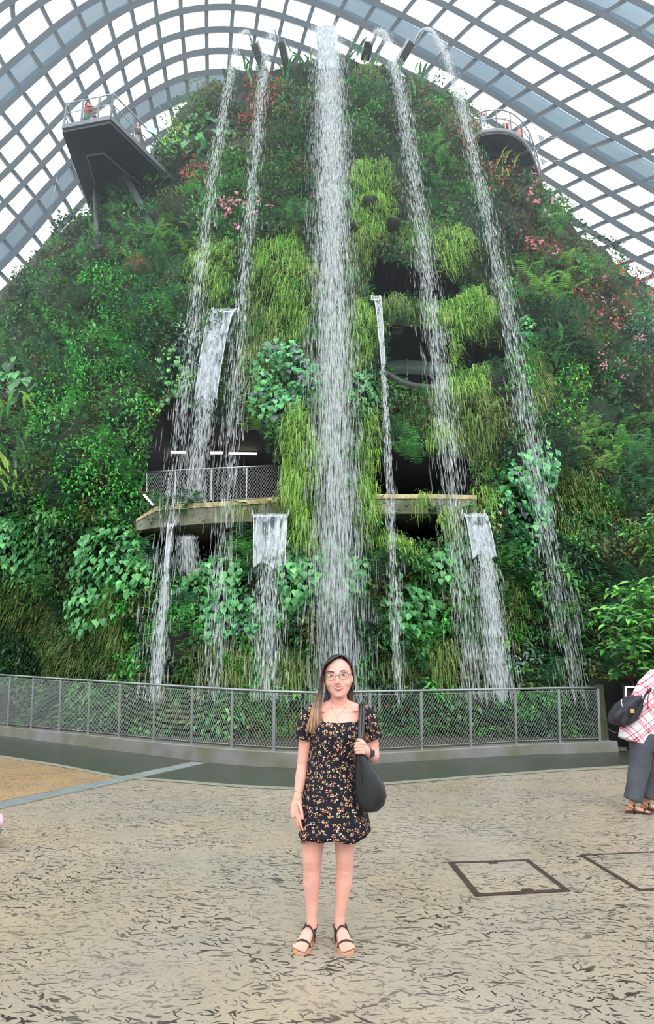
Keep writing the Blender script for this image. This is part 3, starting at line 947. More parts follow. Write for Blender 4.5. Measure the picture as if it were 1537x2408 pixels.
# low growth covering the whole hill, which nobody could count
def undergrowth():
    n = 150000
    px = rng.uniform(-60, 1600, n); py = rng.uniform(120, 1790, n)
    P = on_hill(px, py)
    ok = ~np.isnan(P[:, 0])
    for poly in CAVES: ok &= ~inpoly(px, py, poly)
    P, px, py = P[ok], px[ok], py[ok]
    nr = hill_normal(P)
    pos = P + nr * (rng.uniform(0, .38, len(P)) ** 1.0)[:, None]
    tip, fn = orient(P, nr, 'lens', .3)
    # grown in mounds: every leaf belongs to the nearest of many tufts, each with its own height and colour
    nm = 1500
    mi = rng.integers(0, len(P), nm)
    mc = P[mi]; mr = rng.uniform(.45, 1.15, nm); mp = rng.integers(0, 9, nm); mb_ = rng.uniform(.65, 1.25, nm)
    near = np.zeros(len(P), int); nd = np.zeros(len(P))
    for i in range(0, len(P), 4000):
        d2 = ((P[i:i + 4000, None] - mc[None]) ** 2).sum(-1) / mr[None] ** 2
        near[i:i + 4000] = d2.argmin(1); nd[i:i + 4000] = np.sqrt(d2.min(1))
    pos = P + nr * (np.sqrt(np.clip(1 - nd ** 2, 0, 1)) * mr[near] * .62 * rng.uniform(.55, 1, len(P)) + rng.uniform(0, .12, len(P)))[:, None]
    hgt = np.ones(len(P))
    for (_n1, kd, e, _l1, _c1, _k1) in PL:
        if kd in ('shrub', 'mid', 'olive', 'fig', 'figs'): continue
        q = ((px - e[0]) / e[2]) ** 2 + ((py - e[1]) / e[3]) ** 2
        hgt = np.where(q < 1.1, .18, hgt)
    for poly in CAVES:
        c = np.mean(poly, 0); big = [(c[0] + (x - c[0]) * 1.25, c[1] + (y - c[1]) * 1.45) for x, y in poly]
        hgt = np.where(inpoly(px, py, big), .1, hgt)
    pos = P + (pos - P) * hgt[:, None]
    L = Leaves()
    kinds = [('small', 'mid', .17), ('small', 'dark', .2), ('lens', 'dark', .2), ('frondlet', 'fern', .42), ('small', 'moss', .16), ('frondlet', 'fernd', .45), ('lens', 'mid', .22), ('small', 'olive', .15), ('lens', 'fig', .17)]
    for q, (tp, pal, sz) in enumerate(kinds):
        msk = mp[near] == q
        if tp == 'frondlet': msk &= rng.uniform(0, 1, len(P)) < .35
        t2, f2 = orient(P[msk], nr[msk], tp, .3)
        L.put(tp, pos[msk], t2, f2, sz * rng.uniform(.65, 1.35, msk.sum()), palette(PAL[pal], msk.sum()) * mb_[near[msk]][:, None])
    o = L.build('undergrowth', M_LEAF)
    tag(o, 'low mixed leaves covering the bare rock between the plants of the green hill', 'undergrowth', None, 'stuff')

PL = [
 # --- left flank
 ('climbing_shrub', 'fig', (245, 960, 150, 250, 8), 'broad column of small bright green leaves left of the tall side waterfalls', 'shrub', dict(thick=1.5)),
 ('climbing_shrub', 'figs', (330, 740, 95, 120, 20), 'fine leaved green mound above the broad bright column, under the brown fern', 'shrub', dict(thick=1.2)),
 ('climbing_shrub', 'fig', (250, 1180, 95, 120), 'lower end of bright small leaved growth left of the walkway light strip', 'shrub', dict(thick=1.3)),
 ('shrub', 'shrub', (120, 700, 115, 85, -25), 'dark leaved shrub on the left edge of the hill against the glass', 'shrub', dict(thick=1.2)),
 ('shrub', 'shrub', (215, 620, 75, 65), 'dark bushy shrub just below the left viewing platform', 'shrub', dict(thick=1.1)),
 ('shrub', 'mid', (60, 770, 80, 70), 'tangled green shrub at left frame edge above dark hollow', 'shrub', dict(thick=1.0)),
 ('fern', 'fern', (330, 590, 110, 50), 'feathery green fern spreading at the foot of the platform struts', 'fern', dict(thick=1.1)),
 ('fern', 'ferny', (420, 560, 60, 40), 'bright yellowish fern right of the platform strut foot', 'fern', {}),
 ('fern', 'brownfern', (340, 648, 42, 20), 'brown dried fern frond clump left of the pale grass', 'fern', dict(thick=1.6)),
 ('fern', 'fernd', (400, 640, 70, 60), 'dark green fern bank right of the brown dried fern', 'fern', {}),
 ('fern', 'fernd', (110, 860, 75, 70), 'dark drooping fern beside the left column of bright leaves', 'fern', {}),
 ('broadleaf_plant', 'big', (45, 895, 60, 60), 'broad grey green leaves stacked at the left frame edge', 'plant', {}),
 ('strap_plant', 'straplime', (75, 965, 85, 60), 'yellow green strap leaved plant left of the bright column', 'plant', {}),
 ('strap_plant', 'strap', (30, 1040, 55, 80), 'dark strap leaved plant hanging at left frame edge', 'plant', {}),
 ('strap_plant', 'straplime', (25, 1130, 45, 55), 'lower lime strap leaved plant over the dark left hollow', 'plant', {}),
 ('heart_leaf_vine', 'heart', (60, 1275, 90, 80), 'vine of mid green heart leaves low at the left frame edge', 'vine', {}),
 ('heart_leaf_vine', 'heart', (265, 1320, 105, 85, 25), 'vine of large pale heart leaves left of the thin low spout', 'vine', dict(thick=1.3)),
 ('heart_leaf_vine', 'heart', (215, 1430, 75, 60), 'trailing heart leaf vine over the dark left base wall', 'vine', dict(cover=.55)),
 ('shrub', 'mid', (130, 1350, 70, 55), 'pale mixed leaf shrub between the left heart leaf vines', 'shrub', dict(cover=.8)),
 ('shrub', 'figs', (320, 1440, 60, 75), 'small bright leaved shrub left of the lowest left trickle', 'shrub', {}),
 ('moss_patch', 'moss', (190, 1530, 150, 75), 'yellowish moss and grass on the wall above left railing', 'moss', dict(cover=1.3)),
 ('moss_patch', 'moss', (60, 1430, 80, 80), 'mossy wall patch at the left frame edge', 'moss', {}),
 ('shrub', 'shrub', (55, 1530, 70, 60), 'dark leafy shrub at the left frame edge above railing', 'shrub', {}),
 ('grass_tuft', 'grassd', (268, 1450, 35, 75), 'thin strip of pale grass on the left base wall', 'grass', {}),
 ('shrub', 'figs', (330, 1560, 60, 40), 'yellow green small leaved shrub above the railing at the left falls', 'shrub', {}),
 # --- left centre
 ('hanging_grass', 'grass', (500, 650, 55, 85), 'pale hanging grass left of the upper metal chute', 'grass', {}),
 ('creeper', 'silver', (445, 800, 45, 85), 'grey green creeper left of the upper chute sheet', 'creeper', {}),
 ('creeper', 'heart', (410, 900, 38, 70), 'sparse light leaved creeper beside the bright left column', 'creeper', dict(cover=.7, size=.85)),
 ('lime_plant', 'lime', (432, 905, 18, 26), 'small lime leaved plant between left falls', 'plant', {}),
 ('lime_plant', 'lime', (368, 985, 20, 30), 'lime leaves at the right rim of the bright left column', 'plant', {}),
 ('hanging_grass', 'grass', (660, 640, 85, 75), 'bright hanging grass tuft left of the central fall, below the pink flowers', 'grass', dict(thick=1.3)),
 ('hanging_grass', 'grassd', (605, 820, 55, 130), 'long dry hanging grass right of the upper chute', 'grass', {}),
 ('hanging_grass', 'grass', (690, 750, 60, 70), 'yellow green hanging grass between chute and central fall', 'grass', {}),
 ('heart_leaf_vine', 'heartp', (668, 910, 85, 95), 'round mass of purple flecked heart leaves left of the central fall', 'vine', dict(thick=1.5, cover=1.25)),
 ('hanging_grass', 'grass', (705, 1110, 48, 150), 'bright grass curtain hanging at the right end of the walkway railing', 'grass', dict(thick=1.6, cover=1.5, avoid=False)),
 ('hanging_grass', 'grass', (722, 1250, 36, 60), 'grass curtain tail between the square low chute and the central fall', 'grass', dict(cover=1.2)),
 ('fern', 'ferny', (605, 985, 30, 40), 'limp yellow green fern at the top of the walkway opening', 'fern', dict(avoid=False)),
 ('heart_leaf_vine', 'heart', (500, 1380, 100, 65, -15), 'heart leaf vine on the sill under the lower left opening', 'vine', dict(thick=1.3)),
 ('heart_leaf_vine', 'heartp', (560, 1450, 95, 60), 'dark flecked heart leaves behind the trickle of the square chute', 'vine', {}),
 ('heart_leaf_vine', 'heart', (700, 1370, 60, 90), 'heart leaf vine directly left of central fall near its foot', 'vine', {}),
 ('heart_leaf_vine', 'heart', (800, 1360, 70, 90), 'misty heart leaves behind the foot of the central fall', 'vine', {}),
 ('fern', 'fernd', (560, 1290, 50, 20), 'dark fern fringe on the sill left of the square chute', 'fern', {}),
 ('moss_patch', 'moss', (540, 1560, 120, 70), 'wet moss on the base wall behind the left trickles', 'moss', {}),
 ('grass_tuft', 'grassd', (690, 1575, 60, 55), 'tangled grass just left of the woman’s head', 'grass', dict(cover=1.3)),
 ('grass_tuft', 'grassd', (560, 1580, 40, 40), 'loose grass on the wall above the railing left of the woman', 'grass', {}),
 ('hanging_grass', 'grassd', (560, 1208, 55, 16), 'short dry grass growing on the front of the left walkway ledge', 'grass', dict(thick=1.7, avoid=False)),
 ('fern', 'fernd', (425, 1205, 45, 18), 'dark ferns growing on the left end of the left walkway ledge', 'fern', dict(thick=1.6, avoid=False)),
 ('moss_patch', 'moss', (640, 1190, 40, 14), 'mossy growth on the walkway ledge above the square chute', 'moss', dict(thick=2.6, avoid=False, cover=1.3)),
 # --- upper left and top
 ('strap_plant', 'strap', (560, 195, 60, 55), 'big dark paddle leaves under the two left spouts', 'plant', dict(thick=1.4)),
 ('strap_plant', 'strap', (700, 155, 55, 45), 'upright dark leaves on the top left of the central fall', 'plant', dict(thick=1.6)),
 ('shrub', 'olive', (480, 235, 45, 45), 'wispy shrub on the left skyline of the hilltop', 'shrub', dict(thick=1.5, cover=.6)),
 ('red_shrub', 'red', (630, 235, 55, 50), 'reddish shrub near the hilltop below the left spouts', 'shrub', dict(flowers=('redfl', 30, .04))),
 ('red_shrub', 'red', (590, 295, 40, 35), 'smaller reddish shrub below the hilltop red one', 'shrub', dict(flowers=('redfl', 20, .05))),
 ('shrub', 'mid', (690, 280, 45, 90), 'dense green shrub left of the central fall near the top', 'shrub', {}),
 ('broadleaf_plant', 'big', (490, 325, 70, 55), 'broad grey green leaves right of the left platform rail', 'plant', {}),
 ('shrub', 'lime', (400, 325, 55, 45), 'yellow green bush behind the left platform’s glass rail', 'shrub', dict(thick=1.3)),
 ('shrub', 'mid', (440, 280, 60, 40), 'green bush on left skyline above the left platform', 'shrub', dict(thick=1.4)),
 ('red_shrub', 'red', (470, 425, 42, 45), 'red leaved shrub at the inner end of the left platform', 'shrub', dict(flowers=('redfl', 14, .05))),
 ('shrub', 'olive', (560, 370, 70, 45), 'brownish green shrub between the two left tall falls', 'shrub', {}),
 ('shrub', 'shrub', (650, 380, 60, 70), 'dark leaved shrub left of the central fall', 'shrub', dict(cover=.8)),
 ('creeper', 'figs', (560, 470, 75, 45), 'small leaved creeper below the left platform’s red shrub', 'creeper', {}),
 ('creeper', 'shrub', (650, 490, 65, 70), 'round dark green creeper dome left of the central fall', 'creeper', dict(thick=1.4, cover=1.2, size=.8)),
 ('flowering_plant', 'shrub', (580, 530, 55, 45), 'pink flowered plant between the two left tall falls', 'plant', dict(flowers=('pink', 16, .09))),
 ('shrub', 'mid', (500, 520, 60, 50), 'leafy shrub left of the pink flowers', 'shrub', {}),
 ('grass_tuft', 'tuft', (660, 565, 50, 30), 'short upright grass left of the central fall above the bright tuft', 'grass', {}),
 ('shrub', 'mid', (700, 410, 30, 60), 'pale leafy strip along the left rim of the central fall', 'shrub', {}),
 # --- centre right, upper
 ('strap_plant', 'strap', (850, 150, 50, 30), 'dark leaves on the hilltop by the right pair of spouts', 'plant', dict(thick=1.3)),
 ('dry_grass', 'grassd', (865, 185, 40, 28), 'dry brown grass below hilltop leaves right of the central fall', 'grass', {}),
 ('strap_plant', 'strap', (960, 205, 40, 35), 'pointed dark leaves below the rightmost spout', 'plant', dict(thick=1.3)),
 ('shrub', 'shrub', (1050, 230, 45, 45), 'wispy dark shrub on the right skyline of the hilltop', 'shrub', dict(thick=1.5, cover=.7)),
 ('shrub', 'mid', (850, 260, 55, 45), 'green shrub right of the central fall near the top', 'shrub', {}),
 ('shrub', 'olive', (980, 260, 60, 55), 'olive shrub between the two right tall falls near the top', 'shrub', dict(flowers=('redfl', 6, .06))),
 ('shrub', 'mid', (850, 345, 60, 50), 'rounded light green shrub right of the central fall', 'shrub', dict(thick=1.5)),
 ('fern', 'fern', (1010, 380, 55, 55), 'bright fern between the two right tall falls', 'fern', dict(thick=1.3)),
 ('shrub', 'shrub', (1000, 440, 55, 50), 'dark leaved shrub under the bright fern of the right falls', 'shrub', {}),
 ('shrub', 'olive', (1090, 330, 70, 55), 'olive shrub left of the round right platform', 'shrub', dict(flowers=('redfl', 10, .06))),
 ('strap_plant', 'straplime', (1190, 390, 40, 40), 'lime leaved plant in front of the round right platform', 'plant', dict(thick=1.3)),
 ('red_shrub', 'red', (1160, 420, 60, 50), 'brownish red shrub below the round right platform', 'shrub', dict(flowers=('redfl', 8, .05))),
 ('hanging_grass', 'grass', (870, 440, 50, 55), 'bright grass slope right of the central fall, uppermost of the grassy tiers', 'grass', dict(thick=1.3, cover=1.3)),
 ('hanging_grass', 'grass', (870, 520, 55, 60), 'bright grass slope right of the central fall around dark knobs', 'grass', dict(thick=1.2, cover=1.3)),
 ('hanging_grass', 'grassd', (840, 600, 40, 60), 'yellow grass tuft hanging left of the topmost dark opening', 'grass', dict(cover=1.3, avoid=False)),
 ('hanging_grass', 'grass', (1058, 600, 42, 52), 'bright grass tuft hanging right of the topmost dark opening', 'grass', dict(thick=1.3, cover=1.3, avoid=False)),
 ('hanging_grass', 'grassd', (965, 568, 60, 30), 'misty grass above the topmost dark opening', 'grass', dict(avoid=False)),
 ('fern', 'fernd', (990, 515, 55, 30), 'dark green hanging fern behind the fourth tall fall', 'fern', {}),
 ('creeper', 'purple', (1190, 540, 60, 85), 'grey purple leaved creeper right of the rightmost tall fall', 'creeper', dict(thick=1.2)),
 ('flowering_plant', 'shrub', (1250, 505, 45, 35), 'dark plant with a large pink bloom on the right flank', 'plant', dict(flowers=('pink', 4, .12))),
 ('fern', 'fern', (1280, 545, 45, 40), 'green fern under the large pink bloom', 'fern', {}),
 ('flowering_plant', 'red', (1270, 600, 60, 40), 'brownish plant with pink flowers lower on the right flank', 'plant', dict(flowers=('pink', 5, .09))),
 ('shrub', 'olive', (1240, 455, 55, 40), 'olive shrub at the foot of round right platform', 'shrub', dict(flowers=('pink', 5, .08))),
 ('shrub', 'mid', (1310, 500, 40, 60, 30), 'green bush on right skyline under the round platform', 'shrub', {}),
 # --- right flank
 ('shrub', 'olive', (1370, 640, 70, 50, 30), 'olive shrub on the right skyline', 'shrub', dict(thick=1.3)),
 ('red_shrub', 'red', (1400, 730, 85, 70, 30), 'reddish pink flowering shrub on the right flank', 'shrub', dict(flowers=('pink', 26, .045))),
 ('shrub', 'shrub', (1470, 680, 60, 50, 30), 'dark shrub with red blooms on the right skyline', 'shrub', dict(flowers=('redfl', 14, .08))),
 ('fern', 'ferny', (1280, 680, 62, 48), 'large bright fern right of the rightmost tall fall', 'fern', dict(thick=1.8, size=1.5, cover=1.5)),
 ('fern', 'fernd', (1320, 790, 60, 70), 'dark drooping ferns below the large bright fern', 'fern', {}),
 ('strap_plant', 'strap', (1290, 850, 35, 45), 'dark hanging leaves right of the rightmost fall', 'plant', {}),
 ('shrub', 'shrub', (1440, 850, 80, 75), 'dark pink flecked shrub at the right frame edge', 'shrub', dict(flowers=('pink', 14, .05))),
 ('shrub', 'silver', (1500, 790, 45, 60), 'greyish leaved shrub touching the right frame edge', 'shrub', {}),
 ('creeper', 'bright', (1330, 930, 55, 80), 'bright green leafy creeper right of the rightmost fall', 'creeper', dict(thick=1.2)),
 ('creeper', 'heart', (1230, 790, 30, 40), 'light leaved creeper behind the rightmost fall', 'creeper', dict(size=.8)),
 ('hanging_grass', 'grassd', (1265, 910, 28, 90), 'narrow yellow grass strip along the rightmost fall', 'grass', dict(cover=1.3)),
 ('fern', 'ferny', (1400, 1060, 80, 60), 'yellow green ferns on right bank below the dark hollow', 'fern', dict(thick=1.4)),
 ('fern', 'fern', (1500, 1050, 60, 80), 'leafy fern bank at the right frame edge', 'fern', dict(thick=1.4)),
 ('fern', 'fernd', (1480, 1170, 70, 60), 'dark fern bank at the right frame edge above bright bush', 'fern', {}),
 ('moss_patch', 'moss', (1360, 1180, 90, 100), 'yellow mossy wall right of the heart leaf vine', 'moss', dict(cover=1.4)),
 ('creeper', 'shrub', (1400, 1300, 60, 70), 'small dark leaved creeper on the right base wall', 'creeper', dict(size=.7)),
 ('creeper', 'shrub', (1350, 1440, 80, 90), 'sparse small leaved creeper low on the right base wall', 'creeper', dict(size=.7, cover=.8)),
 ('shrub', 'silver', (1250, 1540, 70, 35), 'low greyish shrub above the railing’s right part', 'shrub', dict(thick=1.3)),
 # --- centre right, lower
 ('hanging_grass', 'grass', (1085, 748, 88, 48), 'thick bright grass fringe between the two upper openings', 'grass', dict(thick=1.6, cover=1.5, avoid=False)),
 ('hanging_grass', 'grassd', (930, 730, 50, 28), 'grass fringe left of thick fringe between the two upper openings', 'grass', dict(cover=1.3, avoid=False)),
 ('hanging_grass', 'grass', (850, 800, 40, 90), 'grass hanging left of the narrow upper spout', 'grass', dict(cover=1.3)),
 ('hanging_grass', 'grass', (1085, 912, 62, 32), 'bright grass mound on the rim below the second opening', 'grass', dict(thick=1.5, cover=1.5)),
 ('hanging_grass', 'grass', (1055, 840, 13, 50), 'thin column of green growth dividing the second opening', 'grass', dict(avoid=False)),
 ('hanging_grass', 'grassd', (1120, 1000, 70, 90), 'sparse grass on the wall below the bright rim mound', 'grass', dict(cover=.9)),
 ('moss_patch', 'moss', (1000, 980, 75, 60), 'dark mossy bowl wall below the curved rock rim', 'moss', {}),
 ('hanging_grass', 'grass', (1030, 1040, 28, 60), 'thin green grass behind the fourth tall fall', 'grass', {}),
 ('heart_leaf_vine', 'heart', (860, 935, 35, 60), 'pale heart leaf vine left of the narrow spout’s trickle', 'vine', dict(size=.85)),
 ('hanging_grass', 'grass', (860, 1050, 30, 80), 'narrow grass strip right of the central fall above right walkway', 'grass', dict(avoid=False)),
 ('hanging_grass', 'grass', (852, 1190, 32, 80), 'bright grass curtain left of the right walkway opening', 'grass', dict(thick=1.4, cover=1.5, avoid=False)),
 ('hanging_grass', 'grass', (930, 1290, 70, 24, 14), 'bright grass sill below the lower right opening', 'grass', dict(cover=1.4)),
 ('hanging_grass', 'grass', (1060, 1230, 28, 36), 'grass tuft left of the wide low right chute', 'grass', dict(thick=1.3, cover=1.4, avoid=False)),
 ('grass_tuft', 'grass', (990, 1190, 22, 22), 'small grass tuft on the right walkway slab', 'grass', dict(avoid=False)),
 ('fern', 'fern', (960, 1080, 24, 22), 'small fern hanging over the right light strip', 'fern', dict(avoid=False)),
 ('heart_leaf_vine', 'heart', (950, 1440, 75, 85), 'heart leaf vine behind the narrow trickle right of the woman’s head', 'vine', dict(cover=.75)),
 ('heart_leaf_vine', 'heart', (1060, 1340, 60, 70), 'heart leaf vine left of the wide low right chute', 'vine', {}),
 ('heart_leaf_vine', 'heartp', (1230, 1190, 75, 110), 'large heart leaf vine right of the low right chute', 'vine', dict(thick=1.4, cover=1.1)),
 ('heart_leaf_vine', 'heartp', (1250, 1110, 55, 50), 'upper pale part of heart leaf growth under rightmost fall', 'vine', dict(thick=1.2)),
 ('grass_tuft', 'grass', (1140, 1180, 25, 30), 'grass tuft between right walkway slab and large heart leaf vine', 'grass', {}),
 ('moss_patch', 'moss', (1120, 1080, 60, 60), 'dark mossy leaves right of the right light strip', 'moss', {}),
 ('grass_tuft', 'grassd', (1040, 1560, 40, 60), 'yellow grass on the wall above the railing right of the woman', 'grass', dict(cover=1.2)),
 ('moss_patch', 'moss', (1210, 1430, 60, 80), 'dark moss right of the wide low right fall', 'moss', dict(cover=.8)),
 ('moss_patch', 'moss', (920, 1570, 70, 45), 'dark moss above the railing right of the woman', 'moss', {}),
 # --- behind the railing
 ('fern', 'fern', (130, 1690, 90, 40), 'ferns behind the wire mesh at the left end of railing', 'fern', {}),
 ('shrub', 'mid', (300, 1680, 90, 50), 'leafy shrub behind the left half of the wire mesh', 'shrub', {}),
 ('shrub', 'olive', (540, 1690, 110, 50), 'wet shrub behind the mesh left of the woman', 'shrub', {}),
 ('grass_tuft', 'grassd', (690, 1700, 50, 45), 'tangled grass behind the mesh beside the woman’s shoulder', 'grass', {}),
 ('shrub', 'shrub', (950, 1690, 80, 45), 'dark shrub behind the mesh right of the black bag', 'shrub', {}),
 ('shrub', 'mid', (1080, 1700, 60, 40), 'green shrub behind the mesh right of the woman', 'shrub', {}),
 ('shrub', 'shrub', (1250, 1680, 90, 45), 'dark shrub behind the right end of wire mesh', 'shrub', {}),
]
undergrowth()
for (nm, kd, ell, lab, ct, kw) in PL:
    plant(nm, kd, ell, lab.replace('’', "'"), ct, **kw)

# ------------------------------------------------------------------ bright bush in front, right edge
def bush(cx, cy, Y, rx, ry, n, label):
    c = atY(cx, cy, Y); g = atZ(cx, 1700); s = Y / FPX
    root = thing('bush', label, 'bush', (c.x, Y, 0.0))
    # branches from the ground, each ending in whorls of leaves
    b = MB(); L = Leaves()
    for k in range(n):
        a = rng.uniform(0, 2 * math.pi); q = math.sqrt(rng.uniform(0, 1))
        tip = Vector((c.x + q * math.cos(a) * rx * s, Y - 0.9 + rng.uniform(-.9, 1.2) * 0.9, c.z + q * math.sin(a) * ry * s))
        base = Vector((c.x + 0.5 + rng.uniform(-.3, .3), Y + .4, 0.0))
        mid = base.lerp(tip, .55) + Vector((rng.uniform(-.2, .2), .2, .25))
        b.loft([base, base.lerp(mid, .5) + Vector((0, 0, .1)), mid, mid.lerp(tip, .6), tip], [.022, .018, .013, .008, .005], 5)
        m = 9
        ang = np.arange(m) * 2.4 + rng.uniform(0, 6)
        dirs = np.stack([np.cos(ang), np.sin(ang) - .45, rng.uniform(-.5, .25, m)], 1)
        P = np.array(tip)[None] + dirs * .03 + rng.standard_normal((m, 3)) * .02 - np.array([0, 0, 1]) * (np.arange(m) * .02)[:, None]
        L.put('lens', P, dirs, UP + dirs * .15 + np.array([0, -.35, 0]) + rng.standard_normal((m, 3)) * .2, rng.uniform(.17, .32, m), palette([(84, 152, 58), (106, 172, 72), (64, 124, 54), (48, 100, 56)], m, .12))
    b.build('branches', mat('bark', (74, 62, 46), .8, scale=20), root)
    L.build('foliage', M_GLOSS, root)
    return root
bush(1500, 1480, 14.6, 110, 115, 150, 'bright green broad leaved bush at the right frame edge above the bending man')
bush(1535, 1260, 16.4, 55, 60, 60, 'upper leafy bush cut off by right frame edge, above the bright one')

# ------------------------------------------------------------------ walkway slabs, light strips, inner railing
M_CONC = mat('weathered_concrete', (128, 127, 112), .7, scale=2.2, rgb2=(78, 86, 62), bump=.3)
M_LITC = mat('lit_concrete_edge', (196, 184, 136), .6, scale=3.5, rgb2=(128, 116, 74))  # yellowish light along the ledge's top edge, put into the colour
M_TUBE = mat('lit_tube', (255, 244, 226), .5, emit=(255, 238, 214), estr=5.0)
def slab(name, top, bot, lab, Yoff=-0.25, thick=4.0, lip=True):
    """curved concrete ledge sticking out of the hill: top and bottom edges as pixel polylines"""
    root = thing(name, lab, 'walkway')
    V, F, V2, F2 = [], [], [], []
    n = 24
    for k in range(n + 1):
        x = top[0][0] + (top[-1][0] - top[0][0]) * k / n
        yt = np.interp(x, [p[0] for p in top], [p[1] for p in top]); yb = np.interp(x, [p[0] for p in bot], [p[1] for p in bot])
        h = on_hill([x], [(yt + yb) / 2])[0]
        Y = h[1] + Yoff
        a = atY(x, yt, Y); c = atY(x, yb, Y)
        zl = a.z - (a.z - c.z) * .22
        V += [a, Vector((a.x, Y, zl)), c, Vector((c.x, Y + thick, c.z)), Vector((a.x, Y + thick, a.z))]
        V2 += [Vector((a.x, Y - .03, a.z + .01)), Vector((a.x, Y - .03, zl)), Vector((a.x, Y + .12, a.z + .01))]
        if k:
            o, p = 5 * k - 5, 5 * k
            F += [(o, o + 1, p + 1, p), (o + 1, o + 2, p + 2, p + 1), (o + 2, o + 3, p + 3, p + 2), (o + 4, o, p, p + 4)]
            o, p = 3 * k - 3, 3 * k
            F2 += [(o, o + 1, p + 1, p), (o + 2, o, p, p + 2)]
    F += [(0, 4, 3, 2, 1), tuple(5 * n + j for j in (0, 1, 2, 3, 4))]
    b = MB(); b.add(V, F, False); b.build('deck', M_CONC, root)
    if lip:
        b = MB(); b.add(V2, F2, False); o = b.build('edge_lip', M_LITC, root); o['label'] = 'pale yellowish edge, light painted into its colour'
    return root
slab('walkway_deck', [(320, 1222), (370, 1190), (500, 1182), (690, 1168)], [(320, 1248), (370, 1240), (500, 1230), (690, 1222)], 'pale concrete walkway ledge with mesh railing in the left opening')
slab('walkway_deck', [(862, 1164), (1000, 1163), (1120, 1166)], [(862, 1208), (1000, 1208), (1120, 1206)], 'pale concrete walkway ledge under the right light strip')
slab('ledge', [(905, 752), (985, 756), (1060, 776), (1180, 792)], [(905, 770), (985, 772), (1060, 796), (1180, 806)], 'grass covered grey ledge between the two upper right openings', 0.1, .5, False)

ir = thing('railing', 'slim mesh railing on the walkway in the left opening', 'railing')
tp = [(345, 1111), (413, 1106), (497, 1102), (580, 1098), (661, 1094)]
bt = [(345, 1190), (411, 1184), (496, 1177), (579, 1174), (660, 1169)]
ips = []
for (a, c) in zip(tp, bt):
    Y = on_hill([c[0]], [c[1]])[0][1] + 0.05
    p = atY(c[0], c[1], Y); q = atY(a[0], a[1], Y)
    ips.append((p, q))
b = MB(); b.loft([q for _, q in ips], .03, 8); b.build('handrail', M_STEEL, ir)
for p, q in ips:
    b = MB(); b.beam(p, q, .025, .04); b.build('post', M_STEEL, ir)
for k in range(len(ips) - 1):
    wire_panel(ips[k], ips[k + 1], 'wire_mesh', ir, M_WIRE, .085, .004)

def tube(x0, x1, y0, y1, dY, lab):
    h = on_hill([(x0 + x1) / 2], [y0])[0][1] + dY
    a, c = atY(x0, y0, h), atY(x1, y1, h)
    t = thing('light_strip', lab, 'light', tuple((a + c) / 2))
    b = MB(); b.loft([a, c], .045, 8); b.build('tube', M_TUBE, t)
    b = MB(); b.beam(a + Vector((0, .02, .06)), c + Vector((0, .02, .06)), .12, .05); b.build('housing', M_RUST, t)
tube(372, 437, 1063, 1064, 2.6, 'leftmost glowing light strip over the left walkway')
tube(494, 523, 1065, 1065, 2.6, 'short glowing light strip over the left walkway, right of the broad fall')
tube(540, 604, 1066, 1067, 2.6, 'long glowing light strip in the middle of the left walkway opening')
tube(622, 684, 1067, 1068, 2.6, 'glowing light strip half covered by the grass curtain')
tube(902, 1022, 1070, 1071, 1.2, 'longer glowing strip over the right walkway opening')
tube(1043, 1078, 1071, 1071, 1.2, 'shorter glowing strip at the right end of the right walkway')
# slanting strip at the foot of the bright column
h = on_hill([345], [1165])[0][1] - 0.9
t = thing('light_strip', 'slanting glowing strip peeking out below the bright left column', 'light', tuple(atY(345, 1165, h)))
b = MB(); b.loft([atY(338, 1163, h), atY(360, 1188, h)], .03, 8); b.build('tube', M_TUBE, t)
b = MB(); b.beam(atY(326, 1150, h + .06), atY(362, 1190, h + .06), .14, .05); b.build('housing', M_RUST, t)

# glass balustrade inside the second opening
bal = thing('glass_balustrade', 'pale frosted glass balustrade inside the dark upper right opening', 'balustrade')
M_FROST = mat('frosted_glass', (150, 170, 164), .35, 0, .5, scale=.8, var=.1)
V, F = [], []
for k in range(11):
    x = 905 + 15 * k
    y0 = 846 + 6 * (k / 10) ** 2 * 1.5; y1 = 876 + 10 * k / 10
    Y = 23.0 - .06 * k
    V += [atY(x, y0, Y), atY(x, y1, Y), atY(x, y1, Y + .04), atY(x, y0, Y + .04)]
    if k:
        for j in range(4): F.append((4 * k - 4 + j, 4 * k + j, 4 * k + (j + 1) % 4, 4 * k - 4 + (j + 1) % 4))
b = MB(); b.add(V, F, True); b.build('glass_panel', M_FROST, bal)
b = MB(); b.beam(atY(956, 844, 22.75), atY(957, 884, 22.75), .06, .05); b.build('post', M_FROST, bal)
# curved rock rim under it
rim = []
for x, y in ((900, 872), (912, 884), (935, 900), (965, 911), (1000, 916), (1032, 914), (1050, 905)):
    h = on_hill([x], [y])[0]; rim.append((h[0], h[1] - .05, h[2]))
b = MB(); b.loft(rim, [.10, .13, .15, .16, .16, .14, .1], 10)
o = b.build('rock_rim', mat('wet_rock', (44, 48, 48), .5, scale=3, rgb2=(26, 30, 30), bump=.5)); tag(o, 'curved grey rock rim below the frosted glass balustrade', 'rock')

